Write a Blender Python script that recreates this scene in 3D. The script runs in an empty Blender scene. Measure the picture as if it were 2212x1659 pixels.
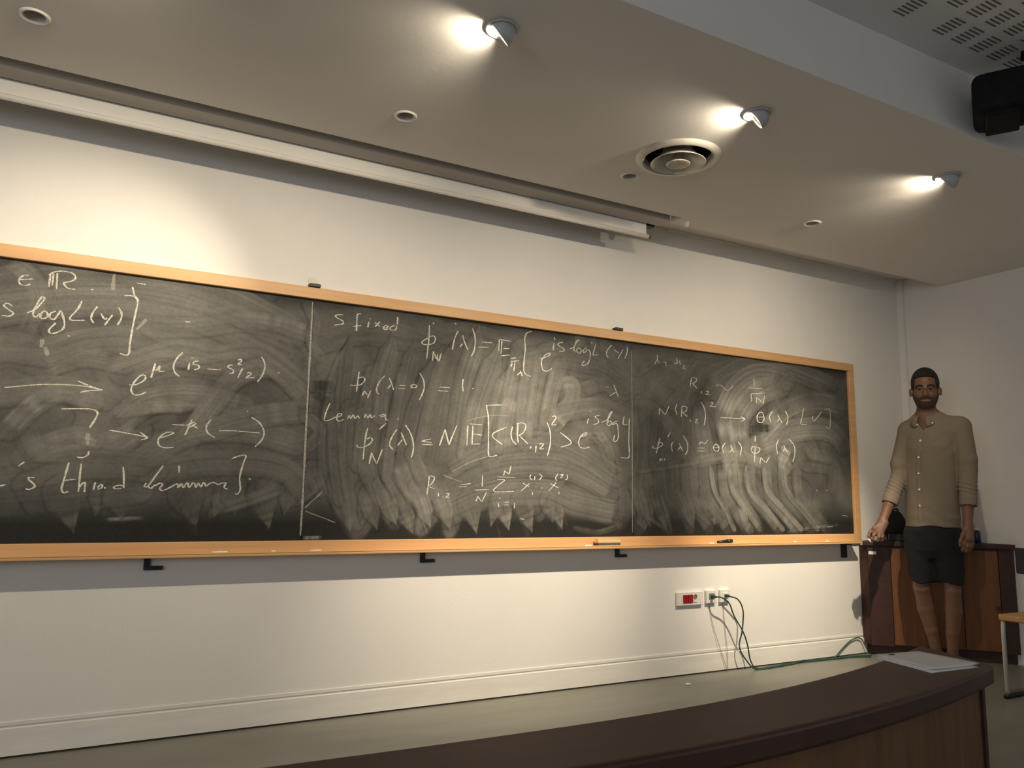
import bpy, bmesh, math, random
import numpy as np
from mathutils import Vector, Matrix

scene = bpy.context.scene
col = scene.collection
random.seed(7)
RNG = np.random.default_rng(11)

# ------------------------------------------------------------------ camera
H = 2.492          # lowered ceiling over the board
HU = 2.778         # upper ceiling of the room
XW = 4.316         # right wall
XL = -4.2          # left wall
YB = -7.6          # back wall
YSTEP = -1.79      # step between the two ceilings

cam_data = bpy.data.cameras.new('camera')
cam_data.sensor_width = 36.0
cam_data.lens = 27.876
cam_data.clip_start = 0.05
cam = bpy.data.objects.new('camera', cam_data)
cam.matrix_world = Matrix((
    (0.873366, -0.0827, -0.479992, -0.930492),
    (-0.486852, -0.119114, -0.865325, -3.594822),
    (0.014389, 0.98943, -0.144293, 0.967686),
    (0, 0, 0, 1)))
col.objects.link(cam)
scene.camera = cam

# ------------------------------------------------------------------ world, exposure, added daylight
world = bpy.data.worlds.new('world')
scene.world = world
world.use_nodes = True
world.node_tree.nodes['Background'].inputs[0].default_value = (0.55, 0.68, 1.0, 1)
world.node_tree.nodes['Background'].inputs[1].default_value = 0.3
vs = scene.view_settings
vs.view_transform = 'Standard'
vs.look = 'None'
vs.exposure = 0.0
vs.gamma = 1.0
vs.use_curve_mapping = False

SPOT_W = 43.0
CORE_W = 190.0      # reflector beam of each wall-washing spotlight
SPILL_W = 10.0       # stray light of the bare bulb inside the eyeball
SPOT_COL = (1.0, 0.84, 0.62)

# area lamps at two unseen side windows, added to fill the room
def added_window_light(name, loc, rot, sx, sy, w):
    ld = bpy.data.lights.new(name, 'AREA')
    ld.shape = 'RECTANGLE'; ld.size = sx; ld.size_y = sy
    ld.energy = w; ld.color = (0.95, 0.96, 1.0)
    lo = bpy.data.objects.new(name, ld)
    lo.location = loc; lo.rotation_euler = rot
    col.objects.link(lo)
WIN_Y0, WIN_Y1, WIN_Z0, WIN_Z1 = -7.2, -4.4, 0.95, 2.25
added_window_light('added_daylight', (XW + 0.10, (WIN_Y0 + WIN_Y1) / 2, (WIN_Z0 + WIN_Z1) / 2),
             (0, math.radians(90), 0), WIN_Z1 - WIN_Z0, WIN_Y1 - WIN_Y0, 12.0)
added_window_light('added_daylight', (XL - 0.08, (WIN_Y0 + WIN_Y1) / 2 + 0.8, (WIN_Z0 + WIN_Z1) / 2),
             (0, math.radians(-90), 0), WIN_Z1 - WIN_Z0, WIN_Y1 - WIN_Y0, 68.0)

# ------------------------------------------------------------------ materials
MATS = {}
def mat(name, base, rough=0.6, noise=None, bump=None, metal=0.0, spec=0.5, emit=None, coord='Object', ramp=None):
    """principled material; noise=(scale, amount, (sx,sy,sz)) varies colour, bump=(scale, strength)"""
    if name in MATS: return MATS[name]
    m = bpy.data.materials.new(name); m.use_nodes = True
    nt = m.node_tree; b = nt.nodes['Principled BSDF']
    b.inputs['Base Color'].default_value = (*base, 1)
    b.inputs['Roughness'].default_value = rough
    b.inputs['Metallic'].default_value = metal
    b.inputs['Specular IOR Level'].default_value = spec
    tc = nt.nodes.new('ShaderNodeTexCoord')
    if noise:
        sc, amt, stretch = noise
        mp = nt.nodes.new('ShaderNodeMapping'); mp.inputs['Scale'].default_value = stretch
        nt.links.new(tc.outputs[coord], mp.inputs[0])
        nz = nt.nodes.new('ShaderNodeTexNoise'); nz.inputs['Scale'].default_value = sc
        nz.inputs['Detail'].default_value = 6; nz.inputs['Roughness'].default_value = 0.6
        nt.links.new(mp.outputs[0], nz.inputs['Vector'])
        cr = nt.nodes.new('ShaderNodeValToRGB')
        lo = [c * (1 - amt) for c in base]; hi = [min(1, c * (1 + amt)) for c in base]
        if ramp: lo, hi = ramp
        cr.color_ramp.elements[0].color = (*lo, 1); cr.color_ramp.elements[1].color = (*hi, 1)
        cr.color_ramp.elements[0].position = 0.3; cr.color_ramp.elements[1].position = 0.7
        nt.links.new(nz.outputs['Fac'], cr.inputs[0])
        nt.links.new(cr.outputs[0], b.inputs['Base Color'])
    if bump:
        bs, st = bump
        nb = nt.nodes.new('ShaderNodeTexNoise'); nb.inputs['Scale'].default_value = bs
        nb.inputs['Detail'].default_value = 4
        nt.links.new(tc.outputs[coord], nb.inputs['Vector'])
        bp = nt.nodes.new('ShaderNodeBump'); bp.inputs['Strength'].default_value = st
        bp.inputs['Distance'].default_value = 0.01
        nt.links.new(nb.outputs['Fac'], bp.inputs['Height'])
        nt.links.new(bp.outputs[0], b.inputs['Normal'])
    if emit:
        b.inputs['Emission Color'].default_value = (*emit[0], 1)
        b.inputs['Emission Strength'].default_value = emit[1]
    MATS[name] = m
    return m

M_WALL = mat('wall_paint', (0.80, 0.785, 0.75), 0.75, (1.3, 0.035, (1, 1, 1)), (90, 0.05))
M_CEIL = mat('ceiling_paint', (0.78, 0.765, 0.735), 0.8, (0.9, 0.03, (1, 1, 1)), (60, 0.04))
M_TRIM = mat('skirting_paint', (0.80, 0.785, 0.74), 0.55, (7, 0.06, (0.4, 1, 3)), (30, 0.06))
M_FLOOR = mat('linoleum', (0.20, 0.197, 0.168), 0.40, (2.2, 0.13, (0.6, 3, 1)), (14, 0.05))
M_FRAME = mat('board_frame_wood', (0.66, 0.39, 0.18), 0.45, (9, 0.10, (0.15, 1, 6)), None)
M_MAHOG = mat('mahogany', (0.040, 0.0125, 0.0075), 0.55, (6, 0.30, (0.5, 5, 5)), (40, 0.04))
M_MAHOG_TOP = mat('mahogany_desk_top', (0.058, 0.0225, 0.0135), 0.44, (5, 0.22, (0.4, 6, 4)), (35, 0.03))
M_OAK = mat('varnished_oak', (0.155, 0.057, 0.015), 0.6, (7, 0.25, (5, 5, 0.4)), (40, 0.03))
M_PANEL = mat('desk_panel_wood', (0.16, 0.078, 0.03), 0.55, (7, 0.22, (4, 4, 0.5)), None)
M_BLACK = mat('black_plastic', (0.012, 0.012, 0.013), 0.45, (30, 0.3, (1, 1, 1)))
M_BLACKB = mat('black_cloth', (0.016, 0.016, 0.017), 0.85, (40, 0.3, (1, 1, 1)), (120, 0.3))
M_DARKSTEEL = mat('dark_steel', (0.03, 0.032, 0.036), 0.5, (20, 0.2, (1, 1, 1)), None, 0.3)
M_WHITEPL = mat('white_plastic', (0.78, 0.76, 0.70), 0.4, (12, 0.03, (1, 1, 1)))
M_GREYPL = mat('socket_grey', (0.20, 0.20, 0.18), 0.5, (20, 0.1, (1, 1, 1)))
M_RED = mat('red_plastic', (0.33, 0.012, 0.016), 0.35, (25, 0.35, (1, 1, 1)))
M_GREEN = mat('green_cable', (0.020, 0.070, 0.052), 0.5, (60, 0.2, (1, 1, 1)))
M_TAN = mat('tan_wire', (0.30, 0.22, 0.15), 0.6, (60, 0.2, (1, 1, 1)))
M_ALU = mat('lamp_enamel', (0.45, 0.47, 0.48), 0.5, (20, 0.05, (1, 1, 1)))
M_LAMPIN = mat('lamp_inside', (0.75, 0.73, 0.68), 0.8, (20, 0.05, (1, 1, 1)), None, 0.0, 0.1)
M_BULB = mat('bulb', (1, 0.95, 0.85), 0.3, None, None, 0, 0.5, ((1.0, 0.86, 0.62), 60.0))
M_VENT = mat('vent_metal', (0.62, 0.60, 0.54), 0.35, (8, 0.05, (1, 1, 1)), None, 0.35)
M_DUCT = mat('duct_black', (0.02, 0.02, 0.018), 0.8, (20, 0.3, (1, 1, 1)))
M_DLIN = mat('downlight_inside', (0.55, 0.53, 0.49), 0.35, (20, 0.1, (1, 1, 1)))
M_SCREEN = mat('screen_fabric', (0.85, 0.83, 0.78), 0.8, (5, 0.02, (1, 1, 1)))
M_HOUSE = mat('screen_case', (0.42, 0.41, 0.38), 0.5, (4, 0.06, (0.2, 3, 3)))
M_PAPER = mat('paper', (0.78, 0.76, 0.76), 0.8, (30, 0.02, (1, 1, 1)))
M_CHALK = mat('chalk_stick', (0.86, 0.85, 0.80), 0.9, (80, 0.05, (1, 1, 1)))
M_FELT = mat('grey_felt', (0.09, 0.085, 0.08), 0.95, (60, 0.3, (1, 1, 1)), (200, 0.3))
M_LWOOD = mat('pale_wood', (0.70, 0.50, 0.28), 0.55, (12, 0.1, (0.3, 2, 2)))
M_SEAT = mat('seat_plywood', (0.50, 0.27, 0.10), 0.45, (9, 0.15, (0.4, 4, 4)))
M_CHROME = mat('chair_tube', (0.45, 0.45, 0.42), 0.35, (20, 0.05, (1, 1, 1)), None, 0.6)
M_NAVYB = mat('navy_backrest', (0.006, 0.008, 0.016), 0.6, (30, 0.3, (1, 1, 1)))
M_INK = mat('green_ink', (0.05, 0.16, 0.10), 0.8, (80, 0.4, (1, 1, 1)))
M_SKIN = mat('skin', (0.165, 0.083, 0.050), 0.55, (25, 0.10, (1, 1, 1)), (160, 0.06))
M_HAIR = mat('black_hair', (0.006, 0.005, 0.005), 0.7, (90, 0.5, (1, 1, 1)), (260, 0.7))
M_BEARD = mat('stubble_beard', (0.040, 0.023, 0.016), 0.8, (220, 0.6, (1, 1, 1)), (400, 0.6))
M_LIP = mat('lips', (0.20, 0.082, 0.06), 0.5, (60, 0.1, (1, 1, 1)))
M_EYEW = mat('eye_white', (0.12, 0.095, 0.08), 0.7, (60, 0.05, (1, 1, 1)))
M_IRIS = mat('dark_iris', (0.010, 0.007, 0.005), 0.6, (60, 0.2, (1, 1, 1)))
M_SHIRT = mat('beige_linen', (0.205, 0.168, 0.122), 0.9, (70, 0.12, (1, 1, 4)), (220, 0.25))
M_SHORTS = mat('navy_shorts', (0.006, 0.0072, 0.0100), 0.95, (50, 0.25, (1, 1, 1)), (180, 0.25))
M_SHOE = mat('dark_shoe', (0.03, 0.025, 0.02), 0.6, (40, 0.2, (1, 1, 1)))
M_BLUEB = mat('blue_bottle', (0.02, 0.02, 0.10), 0.3, (20, 0.2, (1, 1, 1)))
M_PAD = mat('clear_pad', (0.70, 0.65, 0.55), 0.5, (20, 0.05, (1, 1, 1)))
M_PROJ = mat('matte_black', (0.010, 0.010, 0.0105), 0.8, (30, 0.3, (1, 1, 1)), None, 0, 0.2)
M_GAP = mat('shadow_gap_filler', (0.03, 0.026, 0.02), 0.9, (20, 0.3, (1, 1, 1)))
M_SLOT = mat('slot_black', (0.16, 0.155, 0.145), 0.9, (20, 0.2, (1, 1, 1)))

# ------------------------------------------------------------------ mesh helpers
def link(name, me, m, parent=None):
    o = bpy.data.objects.new(name, me); col.objects.link(o)
    if m is not None: me.materials.append(m)
    if parent is not None: o.parent = parent
    return o
def bm_done(bm, name, m, parent=None, smooth=False, bevel=None):
    me = bpy.data.meshes.new(name); bmesh.ops.recalc_face_normals(bm, faces=bm.faces)
    bm.to_mesh(me); bm.free()
    if smooth:
        for p in me.polygons: p.use_smooth = True
    o = link(name, me, m, parent)
    if bevel:
        bv = o.modifiers.new('bevel', 'BEVEL'); bv.width = bevel; bv.segments = 3
        bv.limit_method = 'ANGLE'; bv.angle_limit = math.radians(40)
    return o
def bm_box(bm, x0, x1, y0, y1, z0, z1):
    vs_ = [bm.verts.new(p) for p in ((x0,y0,z0),(x1,y0,z0),(x1,y1,z0),(x0,y1,z0),(x0,y0,z1),(x1,y0,z1),(x1,y1,z1),(x0,y1,z1))]
    for f in ((0,3,2,1),(4,5,6,7),(0,1,5,4),(1,2,6,5),(2,3,7,6),(3,0,4,7)): bm.faces.new([vs_[i] for i in f])
def box(name, x0, x1, y0, y1, z0, z1, m, parent=None, bevel=None):
    bm = bmesh.new(); bm_box(bm, x0, x1, y0, y1, z0, z1)
    return bm_done(bm, name, m, parent, False, bevel)
def boxes(name, lst, m, parent=None, bevel=None):
    bm = bmesh.new()
    for b in lst: bm_box(bm, *b)
    return bm_done(bm, name, m, parent, False, bevel)
def prism(name, pts, z0, z1, m, parent=None, bevel=None):
    bm = bmesh.new()
    a = [bm.verts.new((x, y, z0)) for x, y in pts]; b = [bm.verts.new((x, y, z1)) for x, y in pts]
    n = len(pts)
    bm.faces.new(list(reversed(a))); bm.faces.new(b)
    for i in range(n): bm.faces.new((a[i], a[(i+1)%n], b[(i+1)%n], b[i]))
    return bm_done(bm, name, m, parent, False, bevel)
def lathe(name, prof, m, parent=None, seg=40, closed=False, smooth=True, origin=(0,0,0)):
    bm = bmesh.new(); rings = []
    for r, z in prof:
        if r < 1e-6: rings.append([bm.verts.new((origin[0], origin[1], origin[2]+z))])
        else: rings.append([bm.verts.new((origin[0]+r*math.cos(2*math.pi*i/seg), origin[1]+r*math.sin(2*math.pi*i/seg), origin[2]+z)) for i in range(seg)])
    pairs = list(zip(rings[:-1], rings[1:]))
    if closed: pairs.append((rings[-1], rings[0]))
    for a, b in pairs:
        for i in range(seg):
            j = (i+1) % seg
            if len(a) == 1 and len(b) == 1: continue
            if len(a) == 1: bm.faces.new((a[0], b[i], b[j]))
            elif len(b) == 1: bm.faces.new((a[i], b[0], a[j]))
            else: bm.faces.new((a[i], b[i], b[j], a[j]))
    o = bm_done(bm, name, m, parent, smooth)
    if smooth:
        es = o.modifiers.new('edges', 'EDGE_SPLIT'); es.split_angle = math.radians(40)
    return o
def catmull(pts, n=6):
    pts = [Vector(p) for p in pts]
    if len(pts) < 3: return pts
    out = []
    for i in range(len(pts)-1):
        p0 = pts[max(i-1, 0)]; p1 = pts[i]; p2 = pts[i+1]; p3 = pts[min(i+2, len(pts)-1)]
        for k in range(n):
            t = k/n
            out.append(0.5*((2*p1)+(p2-p0)*t+(2*p0-5*p1+4*p2-p3)*t*t+(3*p1-p0-3*p2+p3)*t**3))
    out.append(pts[-1]); return out
def bm_tube(bm, path, r, seg=8):
    path = [Vector(p) for p in path]; rings = []
    n = len(path); s = None
    for i, p in enumerate(path):
        t = (path[min(i+1, n-1)] - path[max(i-1, 0)]).normalized()
        if s is None:
            s = t.cross(Vector((0, 0, 1)))
            if s.length < 0.2: s = t.cross(Vector((0, 1, 0)))
        s = s - t*s.dot(t); s.normalize(); q = s.cross(t).normalized()
        rr = r[i] if isinstance(r, (list, tuple)) else r
        rings.append([bm.verts.new(p + rr*(s*math.cos(2*math.pi*k/seg)+q*math.sin(2*math.pi*k/seg))) for k in range(seg)])
    for a, b in zip(rings[:-1], rings[1:]):
        for k in range(seg): bm.faces.new((a[k], a[(k+1)%seg], b[(k+1)%seg], b[k]))
    bm.faces.new(list(reversed(rings[0]))); bm.faces.new(rings[-1])
def tube(name, path, r, m, parent=None, seg=8):
    bm = bmesh.new(); bm_tube(bm, path, r, seg)
    return bm_done(bm, name, m, parent, True)
def thing(name, label, cat, loc=(0,0,0), rotz=0.0, group=None):
    o = bpy.data.objects.new(name, None); col.objects.link(o)
    o.location = loc; o.rotation_euler = (0, 0, rotz); o.empty_display_size = 0.1
    o['label'] = label; o['category'] = cat
    if group: o['group'] = group
    return o
def tag(o, label, cat, group=None):
    o['label'] = label; o['category'] = cat
    if group: o['group'] = group
    return o
def struct(o, label=None):
    o['kind'] = 'structure'
    if label: o['label'] = label
    return o
def cut(o, cutters):
    """cut cylinders out of a mesh and keep only the result"""
    tmp = []
    for (x, y, z0, z1, r) in cutters:
        bm = bmesh.new(); bmesh.ops.create_cone(bm, cap_ends=True, segments=48, radius1=r, radius2=r, depth=z1-z0)
        bmesh.ops.translate(bm, verts=bm.verts, vec=(x, y, (z0+z1)/2))
        me = bpy.data.meshes.new('tmp'); bm.to_mesh(me); bm.free()
        c = bpy.data.objects.new('tmp', me); col.objects.link(c); tmp.append(c)
        b = o.modifiers.new('cut', 'BOOLEAN'); b.object = c; b.operation = 'DIFFERENCE'; b.solver = 'EXACT'
    dg = bpy.context.evaluated_depsgraph_get(); dg.update()
    me = bpy.data.meshes.new_from_object(o.evaluated_get(dg))
    o.modifiers.clear(); old = o.data; o.data = me; bpy.data.meshes.remove(old)
    for c in tmp:
        cm = c.data; bpy.data.objects.remove(c); bpy.data.meshes.remove(cm)

# ------------------------------------------------------------------ the room
struct(box('floor', XL-.1, XW+.1, YB-.1, 0.1, -0.1, 0.0, M_FLOOR), 'grey-green linoleum floor')
struct(box('wall_front', XL-.1, XW+.1, 0.0, 0.12, 0.0, 3.0, M_WALL), 'white plaster wall behind the chalkboard')
struct(boxes('wall_right', [(XW, XW+.15, WIN_Y1, 0.0, 0, 3.0), (XW, XW+.15, YB, WIN_Y0, 0, 3.0),
      (XW, XW+.15, WIN_Y0, WIN_Y1, 0, WIN_Z0), (XW, XW+.15, WIN_Y0, WIN_Y1, WIN_Z1, 3.0)], M_WALL), 'white side wall on the right')
LY0, LY1 = WIN_Y0+.8, WIN_Y1+.8
struct(boxes('wall_left', [(XL-.15, XL, LY1, 0.0, 0, 3.0), (XL-.15, XL, YB, LY0, 0, 3.0), (XL-.15, XL, LY0, LY1, 0, WIN_Z0), (XL-.15, XL, LY0, LY1, WIN_Z1, 3.0)], M_WALL))
struct(box('wall_back', XL-.12, XW+.12, YB-.12, YB, 0, 3.0, M_WALL))
struct(boxes('added_window_2', [(XL-.07, XL-.02, y-.03, y+.03, WIN_Z0, WIN_Z1) for y in (LY0+.03, (LY0+LY1)/2, LY1-.03)] +
      [(XL-.07, XL-.02, LY0, LY1, WIN_Z0, WIN_Z0+.06), (XL-.07, XL-.02, LY0, LY1, WIN_Z1-.06, WIN_Z1)], M_WHITEPL))  # unseen frame, added with the left fill lamp
wf = struct(boxes('added_window_1', [(XW+.02, XW+.07, y-.03, y+.03, WIN_Z0, WIN_Z1) for y in (WIN_Y0+.03, (WIN_Y0+WIN_Y1)/2, WIN_Y1-.03)] +
      [(XW+.02, XW+.07, WIN_Y0, WIN_Y1, WIN_Z0, WIN_Z0+.06), (XW+.02, XW+.07, WIN_Y0, WIN_Y1, WIN_Z1-.06, WIN_Z1)], M_WHITEPL))  # unseen frame, added with the right fill lamp

VENT = (1.335, -1.01)
DOWN = [(-1.146, -0.770), (0.140, -0.750), (1.279, -0.735), (2.523, -0.739)]
SPOTS = [(-0.97, -1.48), (0.188, -1.477), (1.331, -1.482), (2.547, -1.495)]
SLOT_T = 2.608; LIP = -0.335; LIPS = -0.43; SXE = 1.87
ceil = boxes('ceiling', [(XL, XW, YSTEP, LIPS, H, HU+.02)], M_CEIL)
cut(ceil, [(x, y, H-.05, H+.10, 0.036) for x, y in DOWN] + [(VENT[0], VENT[1], H-.05, H+.16, 0.150)])
struct(ceil, 'lowered white ceiling over the chalkboard')
struct(box('ceiling', SXE, XW, LIPS, LIP, H, HU+.02, M_CEIL), 'ceiling lip beside the screen slot')
struct(box('ceiling', XL, XW, LIPS, 0, SLOT_T+.001, HU+.02, M_CEIL), 'top of the recessed shadow slot along the wall')
cu = struct(box('ceiling', XL, XW, YB, YSTEP, HU, HU+.12, M_CEIL), 'upper acoustic ceiling with slot perforations')
bm = bmesh.new()
for i in range(26):
    for j in range(14):
        if j == 0 and i in (0, 2): continue
        x = 1.477 + 0.118*i; y = -1.905 - 0.132*j
        for k in range(6): bm_box(bm, x, x+0.066, y-0.0175*k-0.0065, y-0.0175*k, HU-0.0012, HU+0.004)
sl = bm_done(bm, 'acoustic_slot', M_SLOT, cu); sl['kind'] = 'stuff'; sl['label'] = 'rows of short dark acoustic slots'

# skirting along the front wall: board, cap and a dark strip standing in for shade in the floor gap
sk = struct(box('baseboard_front', XL, 3.76, -0.009, 0, 0.008, 0.103, M_TRIM), 'white painted skirting along the board wall')
box('skirting_cap', XL, 3.76, -0.0045, 0.0, 0.114, 0.128, M_TRIM, sk, 0.0012)
box('gap_shade_strip', XL, 3.76, -0.007, 0.0, 0.0, 0.008, M_GAP, sk)  # shade under the skirting, put in as a dark-coloured box
struct(box('baseboard_right', XW-.013, XW, -4.0, -0.75, 0.0, 0.10, M_TRIM))
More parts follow.
